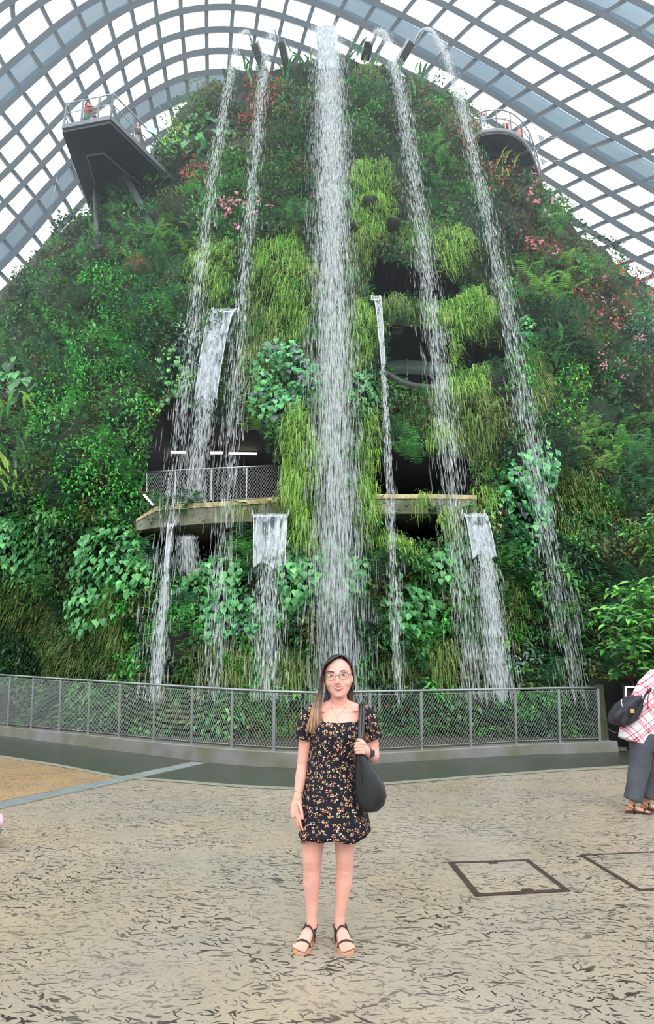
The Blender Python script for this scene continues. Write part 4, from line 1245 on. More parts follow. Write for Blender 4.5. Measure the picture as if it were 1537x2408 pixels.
# dark knobs in the grass tiers
for (x, y, r, lab) in ((862, 500, 24, 'dark mossy knob in the bright grass, upper one'), (835, 560, 20, 'dark mossy knob in the bright grass beside the central fall'), (918, 553, 20, 'dark mossy knob in the bright grass, rightmost')):
    h = on_hill([x], [y])[0]; s = h[1] / FPX
    nvec = hill_normal(h[None])[0]
    P = np.array(h) + nvec * .45
    V = []
    b = MB(); b.ball(tuple(P), (r * s, .4, r * s * .8), 14, 10)
    b.v = [tuple(np.array(v) * 1 + .05 * np.array([math.sin(9 * v[2] + v[0] * 7), math.sin(8 * v[0]), math.sin(7 * v[0] + 5 * v[1])])) for v in b.v]
    o = b.build('knob', mat('dark_peat', (40, 46, 34), .9, scale=6, rgb2=(26, 30, 24), bump=.6)); tag(o, lab, 'planter knob')

# ------------------------------------------------------------------ water
def water_material(name, alpha, rgb=(246, 250, 254), rough=0.35):
    m = bpy.data.materials.new(name); m.use_nodes = True
    n, l = m.node_tree.nodes, m.node_tree.links
    b = n['Principled BSDF']; out = n['Material Output']
    no = n.new('ShaderNodeTexNoise'); no.inputs['Scale'].default_value = 3
    t = n.new('ShaderNodeTexCoord'); l.new(t.outputs['Object'], no.inputs['Vector'])
    b.inputs['Base Color'].default_value = (*lin(rgb), 1)
    b.inputs['Roughness'].default_value = rough
    tl = n.new('ShaderNodeBsdfTranslucent'); tl.inputs[0].default_value = (*lin(rgb), 1)
    ms = n.new('ShaderNodeMixShader'); ms.inputs[0].default_value = .5
    l.new(b.outputs[0], ms.inputs[1]); l.new(tl.outputs[0], ms.inputs[2])
    tr = n.new('ShaderNodeBsdfTransparent')
    mr = n.new('ShaderNodeMapRange'); l.new(no.outputs['Fac'], mr.inputs['Value'])
    mr.inputs['From Min'].default_value = .3; mr.inputs['From Max'].default_value = .7
    mr.inputs['To Min'].default_value = alpha[0]; mr.inputs['To Max'].default_value = alpha[1]
    m2 = n.new('ShaderNodeMixShader'); l.new(mr.outputs[0], m2.inputs[0])
    l.new(tr.outputs[0], m2.inputs[1]); l.new(ms.outputs[0], m2.inputs[2]); l.new(m2.outputs[0], out.inputs[0])
    return m
M_DROP = water_material('falling_drops', (.7, .95))
M_MIST = water_material('fine_spray', (.10, .24))
def sheet_material():
    m = bpy.data.materials.new('water_sheet'); m.use_nodes = True
    n, l = m.node_tree.nodes, m.node_tree.links
    b = n['Principled BSDF']; out = n['Material Output']
    t = n.new('ShaderNodeTexCoord'); mp = n.new('ShaderNodeMapping'); mp.inputs['Scale'].default_value = (6, 2, 1.1)
    l.new(t.outputs['Object'], mp.inputs[0])
    no = n.new('ShaderNodeTexNoise'); no.inputs['Scale'].default_value = 1.6; no.inputs['Detail'].default_value = 5; no.inputs['Distortion'].default_value = .6
    l.new(mp.outputs[0], no.inputs['Vector'])
    b.inputs['Base Color'].default_value = (*lin((226, 236, 248)), 1); b.inputs['Roughness'].default_value = .08
    tl = n.new('ShaderNodeBsdfTranslucent'); tl.inputs[0].default_value = (*lin((226, 236, 248)), 1)
    ms = n.new('ShaderNodeMixShader'); ms.inputs[0].default_value = .4
    l.new(b.outputs[0], ms.inputs[1]); l.new(tl.outputs[0], ms.inputs[2])
    tr = n.new('ShaderNodeBsdfTransparent')
    mr = n.new('ShaderNodeMapRange'); l.new(no.outputs['Fac'], mr.inputs['Value'])
    mr.inputs['From Min'].default_value = .38; mr.inputs['From Max'].default_value = .62
    mr.inputs['To Min'].default_value = .12; mr.inputs['To Max'].default_value = .8
    m2 = n.new('ShaderNodeMixShader'); l.new(mr.outputs[0], m2.inputs[0])
    l.new(tr.outputs[0], m2.inputs[1]); l.new(ms.outputs[0], m2.inputs[2]); l.new(m2.outputs[0], out.inputs[0])
    return m
M_SHEET = sheet_material()

def streaks(mb_name, path, wid, n, length, rad, m, parent, dense=1.0, sig=0.5, edge=0.0):
    """n slender falling drops along a path. path(s) -> points (n,3); wid(s) -> half width"""
    s = rng.uniform(0, 1, n) ** dense
    P = path(s); P2 = path(np.minimum(s + .004, 1.0)) if True else None
    d = P2 - path(np.maximum(s - .004, 0))
    d /= np.linalg.norm(d, axis=1, keepdims=True)
    w = wid(s)
    u = rng.standard_normal(n) * sig
    if edge: u = np.where(rng.uniform(0, 1, n) < edge, np.sign(u) * rng.uniform(.85, 1.1, n), np.clip(u, -1, 1) if sig < 10 else rng.uniform(-1, 1, n))
    v = rng.standard_normal(n) * sig
    P = P + np.stack([u * w, v * w * .6, np.zeros(n)], 1)
    d = d + rng.standard_normal((n, 3)) * .03
    L = length * rng.uniform(.35, 1.4, n)[:, None] * (0.55 + s[:, None])
    R = (rad * rng.uniform(.5, 1.4, n))[:, None]
    x = np.cross(d, np.array([0, 1.0, 0])); x /= np.linalg.norm(x, axis=1, keepdims=True)
    y = np.cross(x, d)
    mid = P + d * L * .3
    V = np.stack([P - d * L * .5, mid + x * R, mid - x * R * .5 + y * R * .87, mid - x * R * .5 - y * R * .87, P + d * L * .5], 1).reshape(-1, 3)
    F = np.array([[0, 1, 2], [0, 2, 3], [0, 3, 1], [4, 2, 1], [4, 3, 2], [4, 1, 3]])
    I = (F.ravel()[None] + (np.arange(n) * 5)[:, None]).ravel()
    o = fast_mesh(mb_name, V, np.full(n * 6, 3), I, m, parent, smooth=True)
    o['kind'] = 'stuff'
    return o

def ballistic(a, c, hop=0.0):
    """free fall from point a to point c: steady drift sideways, squared drop; hop: how far it first leaps up"""
    a, c = np.array(a, float), np.array(c, float)
    def f(s):
        s = np.asarray(s)[:, None]
        p = a + (c - a) * s
        p[:, 2] = a[2] + 4 * hop * (s[:, 0] * 4) * (1 - np.minimum(s[:, 0] * 4, 1)) * (s[:, 0] < .25) - (a[2] - c[2]) * s[:, 0] ** 2
        return p
    return f
def tall_fall(lab, p0, Y0, p1, Y1, w0, w1, n, nm, rad=.011, hop=0.0, group=None):
    a, c = atY(p0[0], p0[1], Y0), atY(p1[0], p1[1], Y1)
    path = ballistic(a, c, hop)
    t = thing('waterfall', lab, 'waterfall', tuple(c))
    wid = lambda s: w0 + (w1 - w0) * s
    streaks('falling_water', path, wid, n, .26, rad, M_DROP, t, 1.15)
    streaks('fine_spray', path, lambda s: (w0 + (w1 - w0) * s) * 1.35, nm, .42, rad * 1.9, M_MIST, t, .95, .6)
    return t, path
YB = 16.9
t0, path0 = tall_fall('broad central waterfall dropping from the hilltop down behind the standing woman', (765, 92), 24.2, (795, 1690), YB, .34, .5, 10000, 25000, .0068)
# closed curtain at its lip
L_ = np.linspace(0, .42, 26)
pc = path0(L_)
V, F = [], []
for k in range(len(L_)):
    for j in range(9):
        V.append((pc[k][0] + (-.44 + .11 * j), pc[k][1] - .10 * math.cos((j - 4) / 4 * 1.3), pc[k][2] + .05))
    if k:
        for j in range(8): F.append((9 * k - 9 + j, 9 * k + j, 9 * k + j + 1, 9 * k - 8 + j))
b = MB(); b.add(V, F, True); b.build('water_sheet', M_SHEET, t0, recalc=False)
tall_fall('thin tall waterfall from the leftmost hilltop spout', (592, 104), 25.2, (352, 1640), YB, .04, .3, 1500, 2600, .007)
tall_fall('thin tall waterfall from the second left hilltop spout, nearest the central fall', (652, 100), 25.0, (500, 1640), YB, .05, .3, 1800, 3000, .007)
tall_fall('tall waterfall just right of the broad central one', (876, 102), 24.9, (1118, 1640), YB, .11, .34, 2600, 4600, .007)
tall_fall('rightmost tall waterfall from the far right hilltop spout', (978, 97), 25.2, (1352, 1640), YB + .3, .05, .32, 2000, 3600, .007)

# tilted metal troughs on the hilltop that throw the water out
M_SPOUT = mat('dark_spout_metal', (92, 94, 98), .35, .6, scale=6, var=.25)
def spout(base, tip, Y0, Y1, w, lab):
    a, c = atY(base[0], base[1], Y0), atY(tip[0], tip[1], Y1)
    t = thing('water_spout', lab, 'spout', tuple(a))
    b = MB(); b.beam(a, c, w, .06); b.build('trough_bed', M_SPOUT, t)
    d = (c - a).normalized(); s = d.cross(Vector((0, 0, 1))).normalized() * w / 2
    for q in (-1, 1):
        b = MB(); b.beam(a + s * q + Vector((0, 0, .12)), c + s * q + Vector((0, 0, .10)), .035, .24); b.build('trough_side', M_STEEL, t)
    m = a.lerp(c, .62)
    b = MB(); b.beam(m - s * 1.1, m + s * 1.1, .06, .1); b.build('bracket', M_STEEL, t)
spout((622, 175), (597, 103), 26.3, 25.25, .36, 'leftmost dark metal spout sticking up from the hilltop')
spout((677, 172), (660, 99), 26.2, 25.05, .32, 'slim dark spout left of the central fall')
spout((858, 142), (868, 98), 26.0, 24.95, .42, 'short dark spout right of the central fall')
spout((924, 176), (968, 99), 26.4, 25.25, .38, 'rightmost dark metal spout leaning right from the hilltop')
spout((768, 150), (766, 98), 26.4, 24.35, .84, 'wide metal lip under the top of the central fall')

def chute(lab, tl, tr, bl, br, sheet_px, end_px, Y0, n, w_end, spread=.4, arc=0.0, nm=900, ns=14):
    """a smooth sheet pouring from a metal lip (tl, tr), narrowing into threads that fall to end_px"""
    xm, ym = (tl[0] + tr[0]) / 2, (tl[1] + tr[1]) / 2
    t = thing('waterfall', lab, 'waterfall', tuple(atY(xm, ym, Y0)))
    a = atY(xm, ym, Y0)
    c = atY(end_px[0], end_px[1], YB if end_px[1] > 1350 else Y0 - 1.6)
    w0 = (tr[0] - tl[0]) / 2 * Y0 / FPX * 1.03
    path = ballistic(a, c)
    s_end = math.sqrt(max(.02, (a.z - atY(bl[0], sheet_px, (Y0 + c.y) / 2).z) / (a.z - c.z)))
    S = np.linspace(0, min(s_end, .98), ns); pc = path(S)
    w1 = (br[0] - bl[0]) / 2 * Y0 / FPX
    V, F = [], []
    nx = 9
    for k in range(ns):
        w = w0 + (w1 - w0) * (k / (ns - 1)) ** 1.3
        for j in range(nx):
            q = -1 + 2 * j / (nx - 1)
            ragged = .10 * math.sin(j * 7.3 + k * .9) * (k / ns) ** 2
            V.append((pc[k][0] + q * w, pc[k][1] - .05 * math.cos(q * 1.5) + .02 * math.sin(j * 3 + k), pc[k][2] + ragged))
        if k:
            for j in range(nx - 1): F.append((nx * k - nx + j, nx * k + j, nx * k + j + 1, nx * k - nx + 1 + j))
    b = MB(); b.add(V, F, True); b.build('water_sheet', M_SHEET, t, recalc=False)
    for q in (-1, 1):       # bright rolled edges of the sheet
        b = MB()
        b.loft([(pc[k][0] + q * (w0 + (w1 - w0) * (k / (ns - 1)) ** 1.3), pc[k][1] - .05, pc[k][2]) for k in range(ns)], [.012 + .006 * math.sin(k * 2.1) for k in range(ns)], 6)
        b.build('sheet_edge', M_DROP, t)
    streaks('falling_water', lambda s: path(s_end * .55 + (1 - s_end * .55) * s), lambda s: w1 * .6 + (w_end - w1 * .6) * s, n // 2, .24, .007, M_DROP, t, 1.0)
    streaks('fine_spray', lambda s: path(s_end * .6 + (1 - s_end * .6) * s), lambda s: (w1 * .8 + (w_end * 1.3 - w1 * .8) * s), nm // 2, .36, .013, M_MIST, t, .95, .6)
    # the lip itself
    m = Vector((a.x, a.y + .25, a.z - .05))
    b = MB(); b.box((m.x, m.y + .12, m.z), (w0 * 2.15, .7, .06))
    b.box((m.x - w0 * 1.06, m.y + .12, m.z + .08), (.04, .7, .2)); b.box((m.x + w0 * 1.06, m.y + .12, m.z + .08), (.04, .7, .2))
    b.build('metal_lip', M_STEEL, t, recalc=False)
    return t
def hY(x, y, d=-.75): return float(on_hill([x], [y])[0][1] + d)
chute('glassy sheet of water curving from the upper left chute past the walkway light strips', (500, 729), (562, 729), (448, 900), (500, 900), 950, (452, 1200), hY(530, 729, -.9), 2600, .34, nm=2600)
chute('narrow white ribbon of water right of the central fall, dropping from the upper spout', (873, 701), (893, 701), (906, 900), (914, 900), 860, (938, 1640), hY(883, 701, -.9), 1800, .16, nm=1200)
chute('slim twisting stream from the lowest left spout under the walkway ledge', (396, 1232), (410, 1232), (380, 1330), (386, 1330), 1345, (366, 1640), hY(403, 1232, -.8), 900, .16, nm=800)
chute('square sheet of water from the low chute in front of the left heart leaf vine', (596, 1209), (676, 1209), (592, 1330), (664, 1330), 1330, (625, 1640), hY(636, 1209, -.9), 1500, .42, nm=1400)
chute('wide sheet of water from the low right chute beside the large heart leaf vine', (1088, 1208), (1138, 1208), (1108, 1300), (1162, 1300), 1310, (1178, 1640), hY(1113, 1208, -.9), 3200, .3, nm=2600)
# the burst where the broad left sheet strikes the sill
t = thing('splash', 'white burst of spray in the dark lower left opening', 'splash', tuple(atY(440, 1330, 18.2)))
streaks('fine_spray', ballistic(atY(440, 1262, 18.0), atY(440, 1345, 18.0)), lambda s: .20 + .10 * s, 800, .22, .011, M_MIST, t, .8, .6)

# soft spray drifting in front of the rock: a real thin volume around the falls
def mist(name, lab, c, sz, dens):
    b = MB(); b.box(c, sz)
    m = bpy.data.materials.new(name); m.use_nodes = True
    n, l = m.node_tree.nodes, m.node_tree.links
    n.remove(n['Principled BSDF'])
    v = n.new('ShaderNodeVolumeScatter'); v.inputs['Color'].default_value = (.86, .94, 1, 1); v.inputs['Density'].default_value = dens; v.inputs['Anisotropy'].default_value = .2
    l.new(v.outputs[0], n['Material Output'].inputs['Volume'])
    o = b.build(name, m); tag(o, lab, 'mist', None, 'stuff')
    return o
MISTS = True
if MISTS:
    mist('mist', 'thin bluish mist hanging around the upper half of the hill', (0, 22, 24), (40, 14, 34), .0042)

# ------------------------------------------------------------------ left viewing platform
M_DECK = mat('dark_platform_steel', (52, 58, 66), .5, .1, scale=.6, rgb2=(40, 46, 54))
M_FASC = mat('platform_edge_steel', (112, 118, 124), .45, .3, scale=2, var=.15)
M_GLASS = bpy.data.materials.new('clear_rail_glass'); M_GLASS.use_nodes = True
_n, _l = M_GLASS.node_tree.nodes, M_GLASS.node_tree.links
_n.remove(_n['Principled BSDF'])
_t = _n.new('ShaderNodeBsdfTransparent'); _g = _n.new('ShaderNodeBsdfGlossy'); _m = _n.new('ShaderNodeMixShader'); _no = _n.new('ShaderNodeTexNoise')
_no.inputs['Scale'].default_value = 1.5; _mr = _n.new('ShaderNodeMapRange'); _mr.inputs['To Min'].default_value = .02; _mr.inputs['To Max'].default_value = .05
_l.new(_no.outputs['Fac'], _mr.inputs['Value']); _l.new(_mr.outputs[0], _m.inputs[0])
_t.inputs[0].default_value = (.9, .96, .95, 1); _g.inputs['Roughness'].default_value = .05
_l.new(_t.outputs[0], _m.inputs[1]); _l.new(_g.outputs[0], _m.inputs[2]); _l.new(_m.outputs[0], _n['Material Output'].inputs[0])

HP = 23.5
pA, pB, pC, pD = atZ(146, 312, HP), atZ(259, 290, HP), atZ(443, 470, HP), atZ(238, 565, HP)
vp = thing('viewing_platform', 'dark angular viewing platform jutting out of the hill on the left', 'viewing platform', (pB.x, pB.y, HP))
def ext(p, q, k): return p + (q - p) * k
pC2 = ext(pB, pC, 1.25); pD2 = ext(pA, pD, 1.2)
b = MB(); b.prism([(p.x, p.y) for p in (pA, pB, pC2, pD2)], HP, HP + .35); b.build('deck', M_DECK, vp, recalc=True)
b = MB()
for p, q in ((pA, pB), (pB, pC2)):
    o_ = (q - p).normalized().cross(Vector((0, 0, 1))) * .03
    b.beam(p + o_ + Vector((0, 0, .26)), q + o_ + Vector((0, 0, .26)), .06, .2)
b.build('edge_beam', M_FASC, vp)
# stepped soffit: an inner panel set below the deck
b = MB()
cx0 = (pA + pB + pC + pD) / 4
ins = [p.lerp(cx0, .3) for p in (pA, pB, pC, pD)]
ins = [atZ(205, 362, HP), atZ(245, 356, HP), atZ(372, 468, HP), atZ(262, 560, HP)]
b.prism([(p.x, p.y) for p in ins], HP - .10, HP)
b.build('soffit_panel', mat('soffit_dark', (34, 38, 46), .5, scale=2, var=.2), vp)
b = MB()
for i in range(4): b.beam(ins[i] - Vector((0, 0, .1)), ins[(i + 1) % 4] - Vector((0, 0, .1)), .06, .06)
b.build('soffit_trim', M_FASC, vp)
b = MB()
for (u, v, x, y) in ((.2, .3, 262, 440), (.3, .3, 290, 425), (.3, .5, 300, 455), (.2, .6, 268, 465), (.4, .6, 305, 485), (.5, .7, 285, 500), (.5, .3, 322, 500)):
    p = atZ(x, y, HP - .11)
    b.box((p.x, p.y, HP - .12), (.55, .6, .03), .4)
b.build('perforated_tile', mat('perforated_tile', (66, 72, 78), .6, scale=8, var=.3), vp)
# struts
for (p, q, r) in (((296, 415), (364, 545), .17), ((224, 440), (229, 590), .13)):
    a = atZ(p[0], p[1], HP - .1); hb = on_hill([q[0]], [q[1]])[0]
    e = Vector(hb) if not np.isnan(hb[0]) else atY(q[0], q[1], a.y + 1.5)
    e = atY(q[0], q[1], min(e.y, a.y + 2.0))
    b = MB(); b.loft([a, e], [r * .8, r], 12); b.build('strut', mat('strut_steel', (70, 76, 84), .5, .2, scale=2, var=.2), vp)
# the dark wall the platform grows from
b = MB()
w0_, w1_ = atZ(235, 470, HP - .1), atZ(360, 520, HP - .1)
b.hexa([Vector((w0_.x - .3, w0_.y + .8, HP - 4)), Vector((w1_.x, w1_.y + .6, HP - 4)), Vector((w1_.x, w1_.y + 3, HP - 4)), Vector((w0_.x - .3, w0_.y + 4, HP - 4)),
        Vector((w0_.x - .3, w0_.y + .3, HP - .1)), Vector((w1_.x, w1_.y + .2, HP - .1)), Vector((w1_.x, w1_.y + 3, HP - .1)), Vector((w0_.x - .3, w0_.y + 4, HP - .1))])
b.build('support_wall', M_DECK, vp)
# rails
zt = HP + .36
RH = 1.15
b = MB()
def up_(p, h): return Vector((p.x, p.y, zt + h))
b.loft([up_(pD2, RH), up_(pA, RH), up_(pB, RH), up_(pC2, RH)], .035, 8)
b.build('top_rail', M_STEEL, vp)
b = MB(); b.loft([up_(pD2, .62), up_(pA, .62), up_(pB, .62), up_(pC2, .62)], .022, 8); b.build('mid_rail', M_STEEL, vp)
for (p, q, ks) in ((pA, pB, (0.02, .38, .72)), (pB, pC2, (.0, .2, .4, .6, .8)), (pA, pD2, (.3, .6, .9))):
    for k in ks:
        x = p.lerp(q, k)
        b = MB(); b.beam(up_(x, -.1), up_(x, RH), .03, .09, (q - p)); b.build('rail_post', M_FASC, vp)
for (p, q) in ((pA, pB), (pB, pC2), (pA, pD2)):
    for k in range(3):
        x, y = p.lerp(q, k / 3 + .01), p.lerp(q, k / 3 + .32)
        b = MB(); b.add([up_(x, 0), up_(y, 0), up_(y, RH - .08), up_(x, RH - .08)], [(0, 1, 2, 3)], False); b.build('glass_panel', M_GLASS, vp, recalc=False)
sg = pB.lerp(pC2, .36)
b = MB(); b.box((sg.x + .05, sg.y - .1, zt + 1.2), (.5, .06, .34), .6)
o = b.build('info_board', mat('pale_board', (178, 206, 206), .5, scale=4, var=.08)); tag(o, 'pale info board on the rail of the left viewing platform', 'board')

# ------------------------------------------------------------------ round platform on the right
HR = 25.6
rp = thing('viewing_platform', 'round edged dark platform curving out of the right side of the hill', 'viewing platform', (9, 26, HR))
edge = [atZ(x, y, HR) for x, y in ((1090, 345), (1128, 320), (1165, 313), (1200, 317), (1228, 335), (1248, 362), (1259, 390), (1268, 420), (1277, 455), (1282, 500))]
# smooth it
def chaik(p, n=2):
    for _ in range(n):
        q = [p[0]]
        for i in range(len(p) - 1): q += [p[i].lerp(p[i + 1], .25), p[i].lerp(p[i + 1], .75)]
        p = q + [p[-1]]
    return p
edge = chaik(edge)
def inset(k, d):
    t = (edge[min(k + 1, len(edge) - 1)] - edge[max(k - 1, 0)]).normalized()
    return edge[k] + Vector((-t.y, t.x, 0)) * d
inner = [inset(k, 2.2) for k in range(len(edge))]
mid_ = [inset(k, .95) for k in range(len(edge))]
def band(pa, pb, z0, z1, name, m):
    V, F = [], []
    for k in range(len(pa)):
        V += [(pa[k].x, pa[k].y, z0), (pb[k].x, pb[k].y, z0), (pb[k].x, pb[k].y, z1), (pa[k].x, pa[k].y, z1)]
        if k:
            for j in range(4): F.append((4 * k - 4 + j, 4 * k - 4 + (j + 1) % 4, 4 * k + (j + 1) % 4, 4 * k + j))
    b = MB(); b.add(V, F, False); return b.build(name, m, rp)
band(edge, inner, HR, HR + .3, 'deck', M_DECK)
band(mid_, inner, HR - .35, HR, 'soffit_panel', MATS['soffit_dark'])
b = MB(); b.loft([Vector((p.x, p.y, HR + .2)) for p in edge], [(.05, .12)] * len(edge), 8); b.build('edge_beam', M_FASC, rp)
for k in (20, 25, 29):
    if k < len(edge):
        b = MB(); b.beam(edge[k] - Vector((0, 0, .02)), mid_[k] - Vector((0, 0, .02)), .12, .06); b.build('soffit_rib', M_FASC, rp)
b = MB(); b.loft([Vector((p.x, p.y, HR + 1.35)) for p in edge], .03, 8); b.build('top_rail', M_STEEL, rp)
b = MB(); b.loft([Vector((p.x, p.y, HR + .85)) for p in edge], .02, 8); b.build('mid_rail', M_STEEL, rp)
for k in range(2, len(edge), 4):
    b = MB(); b.beam(edge[k] + Vector((0, 0, .25)), edge[k] + Vector((0, 0, 1.35)), .03, .08); b.build('rail_post', M_FASC, rp)

# triangular cable plates hanging between the round platform and the dome
for (x, y, lab) in ((1272, 327, 'upper grey triangular cable plate right of the round platform'), (1277, 382, 'lower grey triangular cable plate right of the round platform')):
    c = atY(x, y, 30.0)
    t = thing('cable_plate', lab, 'cable plate', tuple(c))
    b = MB(); V = [c + Vector(p) for p in ((-.13, 0, .28), (.22, 0, .08), (-.1, 0, -.2))]
    b.add([v - Vector((0, .02, 0)) for v in V] + [v + Vector((0, .02, 0)) for v in V], [(0, 1, 2), (5, 4, 3), (0, 3, 4, 1), (1, 4, 5, 2), (2, 5, 3, 0)], False)
    b.build('plate', M_FASC, t)
    for k, e in enumerate((atY(x - 22, y - 40, 32), atY(x + 40, y - 5, 33), atY(x - 14, y + 40, 29.5))):
        b = MB(); b.loft([V[k], e], .018, 6); b.build('cable', M_STEEL, t)

# hanging cables at far left
t = thing('hanging_cable', 'thin pale cables strung in front of the glass at far left', 'cable', tuple(atY(118, 510, 28)))
for (p, q) in (((140, 380), (118, 510)), ((118, 510), (136, 620))):
    b = MB(); b.loft([atY(*p, 28), atY(*q, 28)], .012, 6); b.build('cable', M_STEEL, t)

# ------------------------------------------------------------------ people
DG = None
def remeshed(mb, name, m, parent, voxel, smooth=6, factor=.5):
    """melts the overlapping forms in mb into one continuous skin"""
    me = bpy.data.meshes.new('tmp')
    me.from_pydata([tuple(v) for v in mb.v], [], mb.f)
    bm_ = bmesh.new(); bm_.from_mesh(me); bmesh.ops.recalc_face_normals(bm_, faces=bm_.faces); bm_.to_mesh(me); bm_.free()
    ob = bpy.data.objects.new('tmp', me); COL.objects.link(ob)
    r = ob.modifiers.new('r', 'REMESH'); r.mode = 'VOXEL'; r.voxel_size = voxel; r.use_smooth_shade = True
    s = ob.modifiers.new('s', 'SMOOTH'); s.iterations = smooth; s.factor = factor
    dg = bpy.context.evaluated_depsgraph_get(); dg.update()
    res = bpy.data.meshes.new_from_object(ob.evaluated_get(dg))
    bpy.data.objects.remove(ob); bpy.data.meshes.remove(me)
    res.name = name
    off = parent_loc(parent)
    res.transform(Matrix.Translation(-off))
    res.polygons.foreach_set('use_smooth', np.ones(len(res.polygons), bool))
    res.materials.clear(); res.materials.append(m)
    o = bpy.data.objects.new(name, res); link(o, parent)
    return o
def rings(mb, rs, n=28, cap=True, wave=None):
    """horizontal elliptical rings (z, cx, cy, rx, ry)"""
    V, F = [], []
    for i, (z, cx, cy, rx, ry) in enumerate(rs):
        for j in range(n):
            a = 2 * math.pi * j / n
            w = 1 + (wave(i, a) if wave else 0)
            V.append((cx + rx * w * math.cos(a), cy + ry * w * math.sin(a), z))
    k = len(rs)
    for i in range(k - 1):
        for j in range(n): F.append((i * n + j, i * n + (j + 1) % n, (i + 1) * n + (j + 1) % n, (i + 1) * n + j))
    if cap: F += [tuple(range(n))[::-1], tuple((k - 1) * n + j for j in range(n))]
    mb.add(V, F)

def skin_material(name, rgb, rgb2):
    m = mat(name, rgb, .5, 0, .35, scale=14, rgb2=rgb2)
    b = m.node_tree.nodes['Principled BSDF']
    b.inputs['Subsurface Weight'].default_value = .12
    b.inputs['Subsurface Radius'].default_value = (.012, .005, .003)
    return m
M_SKIN = skin_material('skin', (216, 166, 152), (210, 154, 140))
M_SKIN2 = skin_material('skin_tan', (190, 138, 112), (180, 128, 102))
M_LIP = mat('lip', (176, 92, 94), .35, scale=30, var=.1)
M_TEETH = mat('teeth', (206, 196, 188), .3, scale=60, var=.04)
M_EYEW = mat('eye_white', (226, 222, 218), .25, scale=30, var=.03)
M_IRIS = mat('dark_iris', (38, 26, 22), .2, scale=60, var=.2)
M_BROW = mat('brow_hair', (88, 62, 54), .8, scale=90, var=.3)
M_BLACK = mat('black_leather', (17, 20, 24), .36, 0, .5, scale=30, rgb2=(24, 28, 33), bump=.1)
M_SOLE = mat('tan_sole', (196, 150, 112), .6, scale=20, var=.15)

def hair_material(name, root, tip, z0, z1):
    m = bpy.data.materials.new(name); m.use_nodes = True
    n, l = m.node_tree.nodes, m.node_tree.links
    b = n['Principled BSDF']
    t = n.new('ShaderNodeTexCoord'); g = n.new('ShaderNodeUVMap')
    a = n.new('ShaderNodeAttribute'); a.attribute_name = 'Col'
    no = n.new('ShaderNodeTexNoise'); no.inputs['Scale'].default_value = 40; l.new(t.outputs['Object'], no.inputs['Vector'])
    mr = n.new('ShaderNodeMapRange'); mr.inputs['To Min'].default_value = .7; mr.inputs['To Max'].default_value = 1.3; l.new(no.outputs['Fac'], mr.inputs['Value'])
    v = n.new('ShaderNodeVectorMath'); v.operation = 'SCALE'; l.new(a.outputs['Color'], v.inputs[0]); l.new(mr.outputs[0], v.inputs['Scale'])
    l.new(v.outputs[0], b.inputs['Base Color'])
    b.inputs['Roughness'].default_value = .42
    return m
M_HAIR = hair_material('hair', None, None, 0, 0)

def floral_material():
    m = bpy.data.materials.new('floral_cloth'); m.use_nodes = True
    n, l = m.node_tree.nodes, m.node_tree.links
    b = n['Principled BSDF']; uv = n.new('ShaderNodeUVMap'); uv.uv_map = 'UVMap'
    def vor(scale, rnd=1.0):
        v = n.new('ShaderNodeTexVoronoi'); v.voronoi_dimensions = '2D'; v.inputs['Scale'].default_value = scale; v.inputs['Randomness'].default_value = rnd
        l.new(uv.outputs[0], v.inputs['Vector']); return v
    def M(op, a, c):
        q = n.new('ShaderNodeMath'); q.operation = op
        for s, x in ((0, a), (1, c)):
            if isinstance(x, (int, float)): q.inputs[s].default_value = x
            else: l.new(x, q.inputs[s])
        return q.outputs[0]
    A = vor(36); B = vor(125, .8); Cc = vor(150, 1)
    cl = M('LESS_THAN', A.outputs['Distance'], .38)
    dot = M('LESS_THAN', B.outputs['Distance'], .40)
    sB = n.new('ShaderNodeSeparateColor'); l.new(B.outputs['Color'], sB.inputs[0])
    keep_ = M('GREATER_THAN', sB.outputs[0], .28)
    fl = M('MULTIPLY', M('MULTIPLY', cl, dot), keep_)
    r = n.new('ShaderNodeValToRGB'); r.color_ramp.interpolation = 'CONSTANT'
    e = r.color_ramp.elements; e[0].position = 0; e[0].color = (*lin((214, 140, 110)), 1); e[1].position = .45; e[1].color = (*lin((228, 196, 164)), 1)
    x = r.color_ramp.elements.new(.8); x.color = (*lin((150, 150, 96)), 1)
    l.new(sB.outputs[1], r.inputs[0])
    mx = n.new('ShaderNodeMix'); mx.data_type = 'RGBA'; l.new(fl, mx.inputs[0]); mx.inputs[6].default_value = (*lin((24, 25, 36)), 1); l.new(r.outputs[0], mx.inputs[7])
    l.new(mx.outputs[2], b.inputs['Base Color']); b.inputs['Roughness'].default_value = .75; b.inputs['Specular IOR Level'].default_value = .2
    return m
M_FLORAL = floral_material()

